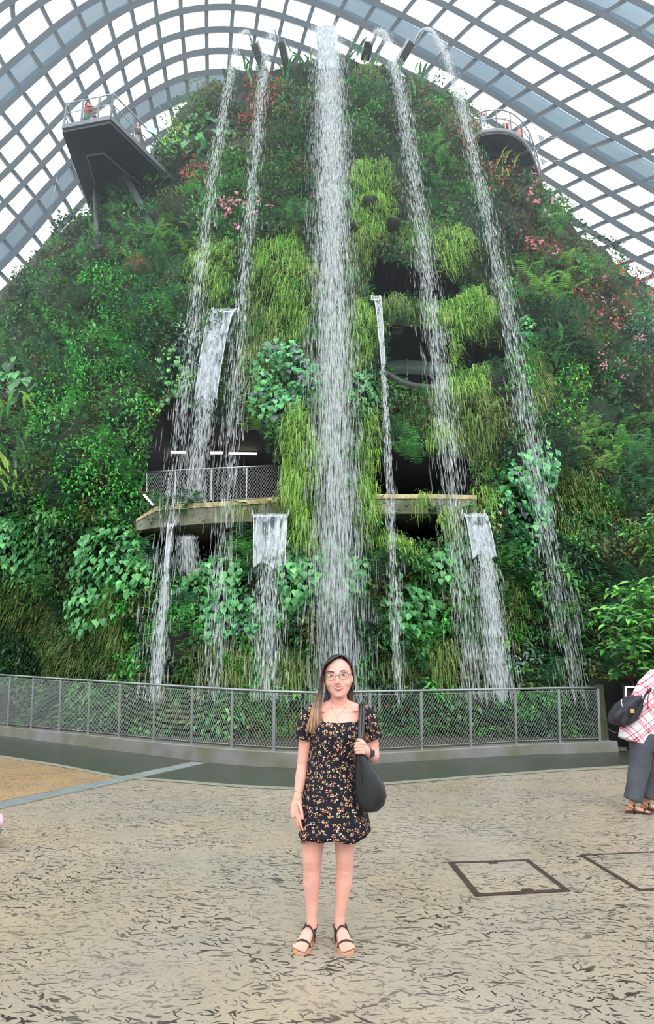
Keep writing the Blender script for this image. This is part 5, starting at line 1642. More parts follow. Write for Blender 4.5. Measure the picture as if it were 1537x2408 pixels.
def cloth(name, rs, n, m, parent, wave=None, top=None, thick=.006):
    """open tube of cloth from rings (z, cx, cy, rx, ry), bottom first; uv in metres"""
    V, UV, F = [], [], []
    k = len(rs)
    for i, (z, cx, cy, rx, ry) in enumerate(rs):
        for j in range(n):
            a = 2 * math.pi * j / n
            w = 1 + (wave(i, a) if wave else 0)
            zz = z + (top(i, a) if top else 0)
            V.append((cx + rx * w * math.cos(a), cy + ry * w * math.sin(a), zz)); UV.append((a * .17, zz))
    for i in range(k - 1):
        for j in range(n): F += [i * n + j, i * n + (j + 1) % n, (i + 1) * n + (j + 1) % n, (i + 1) * n + j]
    o = fast_mesh(name, V, np.full((k - 1) * n, 4), F, m, parent, smooth=True, uv=UV)
    s = o.modifiers.new('solid', 'SOLIDIFY'); s.thickness = thick; s.offset = 1
    return o
def sleeve(name, pts, rad, n, m, parent, ruffle=.05):
    b = MB(); b.loft(pts, rad, n, cap=False)
    k = len(pts)
    UV = []
    c = []
    ln = 0.0
    for i in range(k):
        p = Vector(pts[i]); ln += (p - Vector(pts[i - 1])).length if i else 0
        for j in range(n):
            v = Vector(b.v[i * n + j]); w = 1 + ruffle * math.sin(j * 2 * math.pi / n * 9 + i) * (.4 + .6 * (i in (0, k - 1)))
            c.append(p + (v - p) * w); UV.append((j / n * .36, ln))
    F = [q for f_ in b.f for q in f_]
    o = fast_mesh(name, c, np.full(len(b.f), 4), F, m, parent, smooth=True, uv=UV)
    s = o.modifiers.new('solid', 'SOLIDIFY'); s.thickness = .005; s.offset = 1
    return o

# ---- the standing woman
WY = 4.18
woman = thing('person', 'standing woman in a dark floral dress, round glasses, smiling in front of the railing', 'person', (.03, WY, 0))
def W(x, y, z): return (x, WY + y, z)
b = MB()
rings(b, [(z, cx, WY + cy, rx, ry) for z, cx, cy, rx, ry in (
    (.62, .035, 0, .10, .08), (.70, .035, .005, .15, .105), (.80, .035, .005, .152, .105), (.90, .03, 0, .13, .092), (.98, .032, 0, .118, .086),
    (1.06, .045, -.005, .128, .092), (1.13, .058, -.012, .142, .1), (1.18, .066, -.01, .15, .095), (1.225, .07, 0, .152, .08), (1.262, .072, .008, .125, .066), (1.288, .074, .012, .085, .058), (1.31, .075, .01, .058, .054))])
b.loft([W(.076, .012, 1.24), W(.075, .008, 1.31), W(.072, .0, 1.38), W(.07, .01, 1.43)], [.062, .054, .052, .05], 18)
# trapezius slopes and shoulders
b.loft([W(.05, .012, 1.315), W(-.03, .012, 1.272), W(-.095, .008, 1.238)], [.035, .042, .048], 12)
b.loft([W(.10, .012, 1.315), W(.175, .012, 1.276), W(.238, .008, 1.245)], [.035, .042, .048], 12)
# collar bones
b.loft([W(.06, -.052, 1.262), W(-.07, -.03, 1.275)], [.005, .005], 8); b.loft([W(.09, -.052, 1.262), W(.215, -.03, 1.278)], [.005, .005], 8)
# her right arm, hanging
b.loft([W(-.098, .005, 1.24), W(-.122, .005, 1.15), W(-.138, .008, 1.05), W(-.15, .008, .955), W(-.160, -.012, .88), W(-.172, -.04, .80), W(-.178, -.052, .765)],
       [.048, .045, .040, .034, .0345, .026, .023], 16)
def finger(pts, r, taper=.72): b.loft(pts, [r * (1 - (1 - taper) * i / (len(pts) - 1)) for i in range(len(pts))], 10); b.ball(pts[-1], (r * taper,) * 3, 8, 6)
b.loft([W(-.178, -.052, .775), W(-.181, -.058, .74), W(-.181, -.062, .70), W(-.178, -.064, .675)], [(.024, .018), (.033, .017), (.038, .016), (.036, .013)], 14, ref=(0, 1, .2))
for k, (x0, y0, L_f) in enumerate(((-.160, -.088, .082), (-.174, -.072, .09), (-.184, -.055, .084), (-.190, -.037, .066))):
    finger([W(x0, y0, .69), W(x0 + .001, y0 - .003, .69 - L_f * .42), W(x0 + .008, y0 - .001, .69 - L_f * .75), W(x0 + .018, y0 + .004, .69 - L_f)], .0092)
finger([W(-.168, -.07, .752), W(-.152, -.094, .72), W(-.146, -.101, .69), W(-.143, -.1, .672)], .0112)
# her left arm, forearm raised to hold the strap
b.loft([W(.238, .005, 1.245), W(.262, .01, 1.16), W(.280, .018, 1.08), W(.288, .015, 1.015)], [.048, .046, .042, .036], 16)
b.loft([W(.288, .018, 1.01), W(.280, -.045, 1.005), W(.262, -.11, 1.02), W(.243, -.160, 1.04), W(.236, -.175, 1.048)], [.036, .036, .031, .0245, .023], 16)
b.loft([W(.238, -.17, 1.045), W(.228, -.188, 1.06), W(.212, -.202, 1.075)], [(.024, .02), (.022, .03), (.018, .032)], 14, ref=(0, 0, 1))
for k, z_ in enumerate((1.100, 1.082, 1.064, 1.048)):
    g_ = (0, .003, .002, -.003)[k]
    finger([W(.218, -.212, z_ - .004), W(.192 - g_, -.228, z_ + .002), W(.172 - g_, -.222, z_), W(.166 - g_, -.203, z_ - .003), W(.176, -.192, z_ - .004)], .0095, .85)
finger([W(.228, -.196, 1.085), W(.214, -.205, 1.105), W(.196, -.206, 1.116), W(.182, -.202, 1.118)], .0108, .8)
# legs
for sx_, pts in ((-1, ((-.045, .005, .70, .088), (-.07, .0, .60, .074), (-.083, -.004, .51, .0635), (-.0875, -.008, .43, .0545), (-.088, .002, .38, .051), (-.09, .012, .30, .051), (-.089, .016, .21, .038), (-.088, .014, .13, .029), (-.088, .014, .07, .031))),
                 (1, ((.085, .005, .70, .088), (.10, .0, .60, .074), (.106, -.004, .51, .062), (.105, -.008, .43, .053), (.103, .002, .38, .05), (.098, .012, .30, .05), (.086, .016, .21, .038), (.075, .014, .13, .029), (.072, .014, .07, .031)))):
    b.loft([W(p[0], p[1], p[2]) for p in pts], [p[3] for p in pts], 20)
    kx, kz = (-.0885, .415) if sx_ < 0 else (.104, .42)
    b.ball(W(kx, -.036, kz), (.034, .022, .04), 12, 8)
    b.ball(W(kx, -.032, kz - .05), (.028, .016, .036), 12, 8)
FEET = []
for ax, ang in ((-.088, -.30), (.072, .20)):
    d = Vector((math.sin(ang), -math.cos(ang), 0)); s = Vector((math.cos(ang), math.sin(ang), 0))
    h0 = Vector(W(ax, .055, 0))
    FEET.append((h0, d, s))
    def F_(u, v, z): return tuple(h0 + d * u + s * v + Vector((0, 0, z)))
    b.loft([F_(-.008, 0, .038), F_(.02, 0, .042), F_(.06, 0, .052), F_(.10, 0, .045), F_(.14, 0, .034), F_(.175, 0, .028), F_(.195, 0, .024)],
           [(.018, .016), (.030, .028), (.033, .036), (.036, .03), (.041, .021), (.043, .014), (.036, .010)], 16, ref=(0, 0, 1))
    inner = 1 if ang < 0 else -1
    for k in range(5):
        v = inner * (.033 - .0172 * k); L_t = (.250, .247, .239, .229, .216)[k]; r_ = (.0132, .0096, .0092, .0088, .0084)[k]
        finger([F_(.178, v * .9, .026), F_(.2, v, .028), F_(L_t - r_, v, .0235)], r_, .95)
# head
HX, HZ = .069, 1.485
b.ball(W(HX, .028, 1.515), (.087, .098, .098), 28, 20)
rings(b, [(z, cx, WY + cy, rx, ry) for z, cx, cy, rx, ry in (
    (1.350, .075, -.058, .018, .016), (1.357, .075, -.056, .032, .026), (1.370, .0745, -.046, .046, .041), (1.388, .073, -.032, .0605, .057), (1.408, .0715, -.018, .0725, .074), (1.43, .070, -.008, .082, .085),
    (1.455, .069, -.002, .0855, .090), (1.485, .069, .002, .0865, .091), (1.515, .069, .006, .086, .092), (1.545, .070, .012, .081, .088), (1.57, .071, .02, .068, .078), (1.59, .072, .03, .044, .055))], 32)
for s in (-1, 1):
    b.ball(W(.069 + s * .040, -.050, 1.440), (.036, .034, .034), 16, 12)      # cheeks
    b.ball(W(.069 + s * .036, -.074, 1.510), (.024, .012, .009), 12, 8)        # brow
    b.ball(W(.066 + s * .0145, -.094, 1.4395), (.0078, .0095, .007), 10, 8)   # nostrils
    b.ball(W(.069 + s * .088, .012, 1.468), (.010, .018, .030), 12, 8)         # ears
b.loft([W(.067, -.086, 1.502), W(.066, -.094, 1.478), W(.0655, -.104, 1.458), W(.065, -.109, 1.444)], [.0085, .0085, .0095, .0108], 12)
b.ball(W(.065, -.108, 1.442), (.0108, .0105, .0095), 12, 8)
b.ball(W(.075, -.074, 1.368), (.022, .016, .014), 12, 8)
body = remeshed(b, 'body', M_SKIN, woman, .0032, 5, .5)
from mathutils.bvhtree import BVHTree
_bm = bmesh.new(); _bm.from_mesh(body.data); BV = BVHTree.FromBMesh(_bm); _bm.free()
OFFW = parent_loc(woman)
def face(x, z, out=.0):
    """point on the woman's front surface seen from the camera side"""
    h = BV.ray_cast(Vector((x, WY - 1, z)) - OFFW, Vector((0, 1, 0)))
    return (h[0] + OFFW + Vector((0, -out, 0))) if h[0] is not None else Vector(W(x, -.08, z))

# face
for ex, ez in ((.0225, 1.4835), (.1025, 1.4885)):
    c = face(ex, ez)
    b = MB(); b.ball((c.x, c.y + .0015, c.z), (.0165, .005, .0052), 16, 10); eye = b.build('eye', M_EYEW, woman)
    b = MB(); b.ball((c.x + .001, c.y - .0025, c.z + .0004), (.0062, .0032, .0054), 12, 8); b.build('iris', M_IRIS, eye)
    b = MB(); arc = [(ex - .018, -.0035), (ex - .010, .0035), (ex, .0058), (ex + .010, .0035), (ex + .018, -.0025)]
    b.loft([face(x, ez + dz, .0025) for x, dz in arc], [.001, .002, .0024, .002, .001], 6); b.build('eyelid_line', M_BROW, woman)
    b = MB(); s = -1 if ex < .06 else 1
    br = [(ex - s * .021, .022), (ex - s * .013, .0245), (ex - s * .004, .0262), (ex + s * .006, .027), (ex + s * .016, .0255), (ex + s * .026, .020)]
    b.loft([face(x, ez + dz, .0012) for x, dz in br], [(.0018, .003), (.0022, .0034), (.0022, .0034), (.0022, .003), (.0018, .0026), (.0012, .0014)], 8); b.build('eyebrow', M_BROW, woman)
mx0, mx1, mc = .034, .109, .0715
def mouth(t, zc, zs): return mx0 + (mx1 - mx0) * t, zs + (zc - zs) * (1 - (2 * t - 1) ** 2)
T9 = [k / 8 for k in range(9)]
up_l = [mouth(t, 1.4150, 1.4245) for t in T9]; lo_l = [mouth(t, 1.4005, 1.4235) for t in T9]
V, F = [], []
for k in range(9):
    p = face(*up_l[k], .0012); q = face(*lo_l[k], .0012); V += [p, q]
    if k: F.append((2 * k - 2, 2 * k, 2 * k + 1, 2 * k - 1))
b = MB(); b.add(V, F); b.build('mouth_gap', mat('mouth_dark', (74, 30, 34), .6, scale=20), woman, recalc=False)
V, F = [], []
for k in range(9):
    t = .08 + .84 * k / 8
    x, z1 = mouth(t, 1.4150, 1.4235); _, z2 = mouth(t, 1.4045, 1.4225)
    V += [face(x, z1, .0026), face(x, z2, .0026)]
    if k: F.append((2 * k - 2, 2 * k, 2 * k + 1, 2 * k - 1))
b = MB(); b.add(V, F); b.build('teeth', M_TEETH, woman, recalc=False)
b = MB(); b.loft([face(x, z + .001, .001) for x, z in up_l], [.001, .002, .0028, .0033, .003, .0033, .0028, .002, .001], 8); b.build('upper_lip', M_LIP, woman)
b = MB(); b.loft([face(x, z - .002, .0005) for x, z in lo_l], [.001, .0025, .004, .005, .0054, .005, .004, .0025, .001], 8); b.build('lower_lip', M_LIP, woman)

# glasses
gt = bpy.data.objects.new('glasses', None); gt.location = Vector(W(.062, -.1, 1.478)) - OFFW; link(gt, woman)
M_FRAME = mat('brown_wire_frame', (96, 66, 60), .35, .4, scale=30, var=.2)
gc = ((.0205, 1.4765), (.1035, 1.4835))
for gx, gz in gc:
    yy = WY - .105
    b = MB(); ring_ = [(gx + .0295 * math.cos(a), yy + .006 * abs(gx + .0295 * math.cos(a) - .062) / .06, gz + .0235 * math.sin(a)) for a in np.linspace(0, 2 * math.pi, 29)]
    b.loft(ring_, .0014, 6, cap=False); b.build('rim', M_FRAME, gt)
    b = MB(); b.add(ring_[:-1], [tuple(range(28))], True); b.build('lens', M_GLASS, gt, recalc=False)
b = MB(); b.loft([(.0505, WY - .104, 1.481), (.0615, WY - .111, 1.486), (.0725, WY - .104, 1.486)], .0014, 6); b.build('bridge', M_FRAME, gt)
for gx, ex, gz in ((-.007, -.012, 1.481), (.130, .151, 1.492)):
    b = MB(); b.loft([(gx, WY - .100, gz), (ex, WY - .085, gz + .004), (ex + (.006 if ex > 0 else -.004), WY + .02, gz - .004)], .0014, 6); b.build('temple', M_FRAME, gt)

# hair: a cap over the skull and long locks, darker at the roots
hm = bpy.data.objects.new('hair', None); hm.location = Vector(W(HX, .03, 1.5)) - OFFW; link(hm, woman)
dark_, mid_c, blond = np.array(lin((34, 23, 22))), np.array(lin((88, 64, 52))), np.array(lin((184, 148, 118)))
def hcol(z, light):
    t = np.clip((1.50 - z) / .30, 0, 1)
    c = dark_ + (mid_c - dark_) * min(1, t * 1.6) * light
    return c + (blond - c) * max(0, (t - .35) / .65) ** 1.1 * light
V, C_, I_, K_ = [], [], [], []
def lock(pts, r, light):
    """flattened strand bundle along a smooth curve"""
    P = [Vector(p) for p in pts]
    Q = []
    for i in range(len(P) - 1):
        p0, p1, p2, p3 = P[max(i - 1, 0)], P[i], P[i + 1], P[min(i + 2, len(P) - 1)]
        for t in (0, .25, .5, .75):
            Q.append(.5 * ((2 * p1) + (p2 - p0) * t + (2 * p0 - 5 * p1 + 4 * p2 - p3) * t * t + (3 * p1 - p0 - 3 * p2 + p3) * t ** 3))
    Q.append(P[-1])
    m_ = len(Q)
    bb_ = MB(); bb_.loft(Q, [(r * (1 - .75 * (i / (m_ - 1)) ** 4), r * .6 * (1 - .75 * (i / (m_ - 1)) ** 4)) for i in range(m_)], 6)
    o = len(V)
    V.extend(bb_.v)
    for v in bb_.v: C_.append(hcol(v[2], light))
    for f_ in bb_.f: I_.extend([q + o for q in f_]); K_.append(len(f_))
rr = random.Random(3)
part = (.098, -.035, 1.612)
for k in range(230):   # image-left side, falling in front of her right shoulder
    u = rr.random(); v = rr.random()
    st = W(part[0] - .004 - .02 * v, part[1] - .005 + .10 * u, part[2] - .004 + .004 * (1 - u))
    e = rr.uniform(-.010, .004)
    f0 = .03 + .97 * u
    x1 = .035 - .01 * u; y1 = -.068 + .11 * u
    xe = -.128 + .118 * v; ze = 1.18 + rr.uniform(-.022, .022) - .02 * (v < .4)
    lock([st, W(x1, y1, 1.598 - .012 * (1 - u)), W(-.014 - .006 * u, -.062 + .10 * u + e, 1.545), W(-.028 - .012 * rr.random(), -.05 + .085 * u, 1.47),
          W(-.024 - .026 * (1 - v) , -.045 + .06 * u, 1.40), W(-.035 - .055 * (1 - v), -.055 + .04 * u, 1.31), W(-.04 + .6 * (xe + .02), -.08 + .03 * u, 1.245), W(xe, -.088 + .03 * u, ze)],
         rr.uniform(.0045, .0078), rr.uniform(.5, 1.2) * (1 - .45 * (v > .7)))
for k in range(110):    # image-right side, behind her left shoulder
    u = rr.random(); v = rr.random()
    st = W(part[0] + .004 + .012 * v, part[1] - .002 + .10 * u, part[2] - .004)
    lock([st, W(.128 + .006 * v, -.045 + .09 * u, 1.582), W(.156 + .006 * v, -.02 + .075 * u, 1.53), W(.164 + .006 * v, .012 + .05 * u, 1.46),
          W(.154 + .014 * v, .02 + .05 * u, 1.39), W(.142 + .03 * v, .02 + .04 * u, 1.33), W(.165 + .045 * v, .02 + .03 * u, 1.28 - .02 * v)], rr.uniform(.0042, .007), rr.uniform(.25, .9))
for k in range(60):    # the fall behind the neck
    u = rr.random()
    x = -.03 + .2 * u
    lock([W(.09, .06, 1.61), W(.03 + .08 * u, .12, 1.575), W(x * .8 + .012, .14, 1.48), W(x * .85 + .01, .115, 1.38), W(x, .09, 1.30), W(x * 1.05, .085, 1.22)], rr.uniform(.009, .014), rr.uniform(.1, .4))
fast_mesh('locks', V, K_, I_, M_HAIR, hm, C_, smooth=True)
V, F = [], []
nj, ni = 120, 60
for i in range(ni + 1):
    th_ = math.pi * .62 * i / ni
    for j in range(nj):
        ph = 2 * math.pi * j / nj
        x, y, z = math.sin(th_) * math.cos(ph), math.sin(th_) * math.sin(ph), math.cos(th_)
        V.append(W(.0695 + .0935 * x, .030 + .106 * y, 1.515 + .1035 * z))
for i in range(ni):
    for j in range(nj):
        q = (i * nj + j, i * nj + (j + 1) % nj, (i + 1) * nj + (j + 1) % nj, (i + 1) * nj + j)
        c = sum((Vector(V[a]) for a in q), Vector()) / 4
        xr = c.x - .083
        hl = 1.592 - 7.5 * xr * xr if xr < 0 else 1.592 - 11 * xr * xr
        if c.y - WY < -.0 and c.z < hl: continue
        F.append(q)
b = MB(); b.add(V, F)
fast_mesh('hair_cap', V, [4] * len(F), [i for q in F for i in q], M_HAIR, hm, [hcol(v[2], .35) for v in V], smooth=True)

# dress
def dwave(i, a): 
    k = max(0, (9 - i) / 9)
    return .045 * k * k * math.sin(a * 7 + .6) + .02 * k * math.sin(a * 13 + 2) + .006 * math.sin(a * 22 + i)
def dtop(i, a):
    """scooped neckline on the top rings, uneven hem below"""
    if i == 0: return .012 * math.sin(a * 3 + 1) + .008 * math.sin(a * 7) + .03 * max(0, math.cos(a)) 
    if i == 1: return .012 * max(0, math.cos(a))
    if i >= 14:
        side = abs(math.cos(a)); 
        f_ = (i - 13) / 3
        front = math.sin(a) < 0
        return f_ * (.028 * side ** 2 if front else .03)
    return 0
DR_ = [(.545, .045, 0, .205, .155), (.575, .046, 0, .205, .153), (.63, .045, 0, .2, .148), (.70, .042, .003, .192, .14), (.77, .038, .004, .182, .132), (.84, .034, .003, .168, .124), (.90, .03, .0, .154, .114), (.955, .028, 0, .144, .106),
       (1.0, .034, -.002, .142, .105), (1.05, .044, -.006, .146, .108), (1.09, .052, -.01, .152, .113), (1.125, .058, -.013, .157, .116), (1.155, .062, -.012, .16, .113), (1.175, .065, -.01, .16, .108), (1.188, .066, -.008, .160, .104), (1.196, .067, -.006, .159, .1), (1.202, .068, -.004, .158, .096)]
cloth('dress', [(z, cx, WY + cy, rx, ry) for z, cx, cy, rx, ry in DR_], 96, M_FLORAL, woman, dwave, dtop)
sleeve('sleeve', [W(-.070, .004, 1.250), W(-.092, .004, 1.262), W(-.118, .004, 1.235), W(-.134, .004, 1.185), W(-.140, .004, 1.145), W(-.145, .004, 1.122), W(-.150, .004, 1.104)], [.042, .050, .056, .058, .056, .050, .059], 44, M_FLORAL, woman)
sleeve('sleeve', [W(.205, .004, 1.252), W(.228, .004, 1.266), W(.254, .004, 1.240), W(.272, .006, 1.19), W(.281, .010, 1.15), W(.288, .012, 1.125), W(.296, .012, 1.105)], [.040, .048, .056, .059, .057, .051, .060], 44, M_FLORAL, woman)
M_BTN = mat('pearl_button', (206, 190, 158), .3, .1, scale=60, var=.2)
for k in range(8):
    z = 1.155 - k * .075
    x = .063 + .004 * math.sin(k * 2)
    yy = -np.interp(z, [.55, .7, .84, .955, 1.05, 1.125, 1.2], [.160, .143, .127, .110, .120, .134, .106]) - .008
    b = MB(); b.loft([W(x, yy - .004, z), W(x, yy + .004, z)], [.0062, .0066], 14); b.build('button', M_BTN, woman)
# jewellery and watch
b = MB(); b.loft([face(x, z, .001) for x, z in ((.028, 1.30), (.040, 1.268), (.052, 1.25), (.062, 1.245), (.075, 1.25), (.095, 1.268), (.118, 1.30))], .0011, 5); b.build('necklace', mat('gold', (214, 178, 120), .25, .9, scale=50), woman)
b = MB(); c = face(.0595, 1.239, .002); b.loft([c + Vector((.006 * math.cos(a), -.001, .006 * math.sin(a))) for a in np.linspace(-2.6, .6, 9)], .0012, 5); b.build('pendant', MATS['gold'], woman)
b = MB(); b.loft([Vector(W(-.170, -.036, .812)) + Vector((.0295 * math.cos(a), .0275 * math.sin(a), .004 * math.sin(2 * a))) for a in np.linspace(0, 2 * math.pi, 25)], .0013, 5, cap=False); b.build('bracelet', MATS['gold'], woman)
wt = bpy.data.objects.new('wristwatch', None); wc = Vector(W(.248, -.15, 1.036)); wt.location = wc - OFFW; link(wt, woman)
ax_ = Vector((-.35, -.92, .25)).normalized(); s1 = ax_.cross(Vector((0, 0, 1))).normalized(); s2 = s1.cross(ax_)
b = MB(); b.loft([wc + s1 * .029 * math.cos(a) + s2 * .029 * math.sin(a) for a in np.linspace(0, 2 * math.pi, 25)], [(.004, .010)] * 25, 8, cap=False); b.build('watch_strap', mat('watch_band', (150, 112, 98), .4, .3, scale=30), wt)
dvec = (s1 * .95 * (1 if s1.x > 0 else -1) + Vector((0, -.6, .1))).normalized()
b = MB(); wf = wc + dvec * .031
b.beam(wf - Vector((0, 0, .019)), wf + Vector((0, 0, .019)), .032, .011, dvec); b.build('watch_face', mat('dark_watch_glass', (24, 24, 28), .1, 0, .8, scale=30), wt, bevel=.004)

# sandals
def sandal(parent, h0, d, s, inner, ms=M_SOLE, k=1.0):
    t = bpy.data.objects.new('sandal', None); t.location = h0 - parent_loc(parent); link(t, parent)
    def F_(u, v, z): return tuple(h0 + d * u * k + s * v * k + Vector((0, 0, z * k)))
    out = [(-.022, .0), (-.012, .026), (.04, .032), (.09, .033), (.15, .044), (.20, .046), (.235, .036), (.252, .0)]
    poly = [(u, v) for u, v in out] + [(u, -v) for u, v in out[-2:0:-1]]
    V = [F_(u, v + inner * (.006 if u > .1 else 0), 0.001) for u, v in poly] + [F_(u, v + inner * (.006 if u > .1 else 0), .014) for u, v in poly]
    n_p = len(poly)
    b = MB(); b.add(V, [tuple(range(n_p))[::-1], tuple(range(n_p, 2 * n_p))] + [(i, (i + 1) % n_p, n_p + (i + 1) % n_p, n_p + i) for i in range(n_p)], False)
    b.build('sole', ms, t)
    def strap(name, arc, w):
        b = MB(); b.loft([F_(*p) for p in arc], [(w * k, .0022)] * len(arc), 8, ref=(0, 0, 1)); b.build(name, M_BLACK, t)
    def over(u, half, zt_, lean=0.0): return [(u + lean * math.cos(a), half * math.cos(a), .012 + (zt_ - .012) * math.sin(a)) for a in np.linspace(0, math.pi, 13)]
    strap('toe_strap', over(.168, .048, .049), .011)
    strap('ankle_strap', over(.075, .041, .092), .010)
    strap('heel_strap', [(.072, .040, .03), (.05, .037, .06), (.01, .034, .075), (-.022, .0, .08), (.01, -.034, .075), (.05, -.037, .06), (.072, -.040, .03)], .006)
    return t
for (h0, d, s), inn in zip(FEET, (1, -1)): sandal(woman, h0, d, s, inn)

# her bag
bag = thing('handbag', 'black leather shoulder bag held by the standing woman', 'handbag', W(.25, -.14, .71))
b = MB()
BR = [(.715, .252, -.135, .030, .03), (.725, .252, -.135, .055, .05), (.755, .256, -.135, .078, .062), (.80, .258, -.137, .088, .066), (.85, .253, -.14, .086, .062), (.90, .243, -.145, .076, .055), (.95, .228, -.15, .060, .046), (1.0, .212, -.158, .040, .034), (1.03, .203, -.165, .026, .024), (1.045, .198, -.17, .018, .016)]
rings(b, [(z, cx, WY + cy, rx, ry) for z, cx, cy, rx, ry in BR], 40, True, lambda i, a: .03 * math.sin(3 * a + i * .8) + .02 * math.sin(7 * a - i))
b.build('bag_body', M_BLACK, bag)
b = MB(); b.loft([W(cx - rx * .55, cy - ry * .86, z) for z, cx, cy, rx, ry in BR[1:-1]], .0025, 6); b.build('seam', M_BLACK, bag)
for dx, dy in ((0, 0), (.022, .018)):
    b = MB()
    p = [W(.196 + dx * .2, -.168 + dy, 1.04), W(.190 + dx * .3, -.205 + dy * .5, 1.075), W(.192 + dx * .7, -.18 + dy, 1.12), W(.198 + dx, -.130 + dy, 1.20), W(.205 + dx, -.085 + dy, 1.27), W(.208 + dx, -.035, 1.312), W(.21 + dx, .03, 1.312), W(.21 + dx, .085, 1.24), W(.212 + dx, .10, 1.12)]
    b.loft(chaik([Vector(q) for q in p]), [(.011, .0035)] * len(chaik([Vector(q) for q in p])), 8, ref=(0, 0, 1)); b.build('strap', M_BLACK, bag)

# ---- smaller visitors on the platforms
def visitor(label, loc, turn, h, hands, top, low, hair=(40, 30, 28), skirt=False, lowlen=.5, seated=False, sleeves=.0):
    """a whole small figure; hands: two points in body space (right, forward, up) as parts of the height"""
    t = thing('person', label, 'person', loc)
    c, s_ = math.cos(turn), math.sin(turn)
    def B_(x, y, z): x, y, z = x * h, y * h, z * h; return (loc[0] + x * c - y * s_, loc[1] + x * s_ + y * c, loc[2] + z)
    b = MB()
    b.loft([B_(0, 0, .47), B_(0, 0, .55), B_(0, .0, .64), B_(0, 0, .74), B_(0, 0, .81), B_(0, 0, .84)], [(.085 * h, .06 * h), (.08 * h, .058 * h), (.075 * h, .055 * h), (.095 * h, .06 * h), (.09 * h, .045 * h), (.035 * h, .03 * h)], 14, ref=(-s_, c, 0))
    b.loft([B_(0, 0, .82), B_(0, .006, .885)], [.031 * h, .030 * h], 10)
    b.ball(B_(0, .008, .93), (.046 * h, .052 * h, .064 * h), 14, 12)
    b.ball(B_(0, .062, .925), (.009 * h, .012 * h, .012 * h), 8, 6)
    for k, (hx, hy, hz) in zip((-1, 1), hands):
        sh = Vector(B_(k * .105, 0, .795)); hd = Vector(B_(hx, hy, hz))
        el = (sh + hd) / 2 + Vector((0, 0, -.05 * h)) + (Vector(B_(k * .04, -.02, 0)) - Vector(B_(0, 0, 0)))
        b.loft([sh, el, hd], [.027 * h, .022 * h, .015 * h], 10)
        b.ball(hd, (.018 * h, .018 * h, .024 * h), 8, 6)
        for q in range(4):
            o_ = Vector(B_(-.012 + .008 * q, 0, 0)) - Vector(B_(0, 0, 0))
            b.loft([hd + o_, hd + o_ + Vector((0, 0, .028 * h))], .005 * h, 6)
    for k in (-1, 1):
        if seated: b.loft([B_(k * .05, 0, .48), B_(k * .055, .24, .47), B_(k * .055, .25, .25), B_(k * .055, .25, .04)], [.05 * h, .042 * h, .034 * h, .022 * h], 12)
        else: b.loft([B_(k * .05, 0, .50), B_(k * .052, .0, .28), B_(k * .05, -.005, .15), B_(k * .05, .0, .03)], [.055 * h, .037 * h, .033 * h, .02 * h], 12)
        f0 = .25 if seated else 0
        b.loft([B_(k * .05, f0 - .02, .018), B_(k * .052, f0 + .10, .015)], [.02 * h, .018 * h], 10)
    remeshed(b, 'body', M_SKIN, t, .014, 2)
    b = MB()
    b.loft([B_(0, 0, .50), B_(0, 0, .58), B_(0, 0, .66), B_(0, 0, .74), B_(0, 0, .80), B_(0, 0, .825)], [(.10 * h, .072 * h), (.095 * h, .07 * h), (.09 * h, .068 * h), (.108 * h, .073 * h), (.112 * h, .06 * h), (.05 * h, .042 * h)], 16, ref=(-s_, c, 0))
    for k, (hx, hy, hz) in zip((-1, 1), hands):
        if sleeves:
            sh = Vector(B_(k * .10, 0, .80)); hd = Vector(B_(hx, hy, hz))
            b.loft([sh, sh.lerp(hd, sleeves)], [.036 * h, .034 * h], 10)
    b.build('shirt', top, t)
    b = MB()
    if skirt: b.loft([B_(0, 0, .56), B_(0, 0, .48), B_(0, 0, .3), B_(0, 0, lowlen * .3)], [(.085 * h, .065 * h), (.11 * h, .085 * h), (.14 * h, .11 * h), (.16 * h, .13 * h)], 18, ref=(-s_, c, 0))
    else:
        b.loft([B_(0, 0, .55), B_(0, 0, .46)], [(.098 * h, .07 * h), (.1 * h, .075 * h)], 14, ref=(-s_, c, 0))
        for k in (-1, 1):
            e = [B_(k * .05, 0, .5), B_(k * .055, .24, .49)] if seated else [B_(k * .05, 0, .5), B_(k * .052, 0, .5 - lowlen)]
            b.loft(e, [.062 * h, .052 * h], 12)
    b.build('skirt' if skirt else 'trousers', low, t)
    b = MB(); b.ball(B_(0, -.012, .945), (.053 * h, .055 * h, .06 * h), 14, 10); b.loft([B_(0, -.03, .94), B_(0, -.045, .87)], [.04 * h, .03 * h], 10)
    b.build('hair', mat('hair_%d' % hair[0], hair, .6, scale=40, var=.3), t)
    return t
C_RED = mat('red_cloth', (196, 44, 52), .8, scale=12, var=.2); C_GRN = mat('green_cloth', (30, 140, 110), .8, scale=12, var=.2)
C_DRK = mat('dark_cloth', (52, 46, 50), .8, scale=12, var=.2); C_WHT = mat('white_cloth', (226, 226, 230), .8, scale=12, var=.08)
C_BLU = mat('blue_grey_cloth', (150, 164, 180), .8, scale=12, var=.15); C_PNK = mat('pink_cloth', (222, 150, 150), .8, scale=12, var=.15)
C_FLW = mat('printed_skirt_cloth', (190, 176, 170), .8, scale=26, rgb2=(92, 76, 84))
zt = HP + .35
def onedge(p, q, k, d):
    x = p.lerp(q, k); t = (q - p).normalized(); nrm = Vector((-t.y, t.x, 0))
    cc = (pA + pB + pC + pD) / 4
    if (cc - x).dot(nrm) < 0: nrm = -nrm
    x = x + nrm * d
    return (x.x, x.y, zt)
visitor('person in red shirt and green shorts holding out a phone on the left platform', onedge(pA, pB, .34, .38), -1.3, 1.45, ((-.02, .30, .80), (.06, .34, .84)), C_RED, C_GRN, sleeves=.45, lowlen=.24)
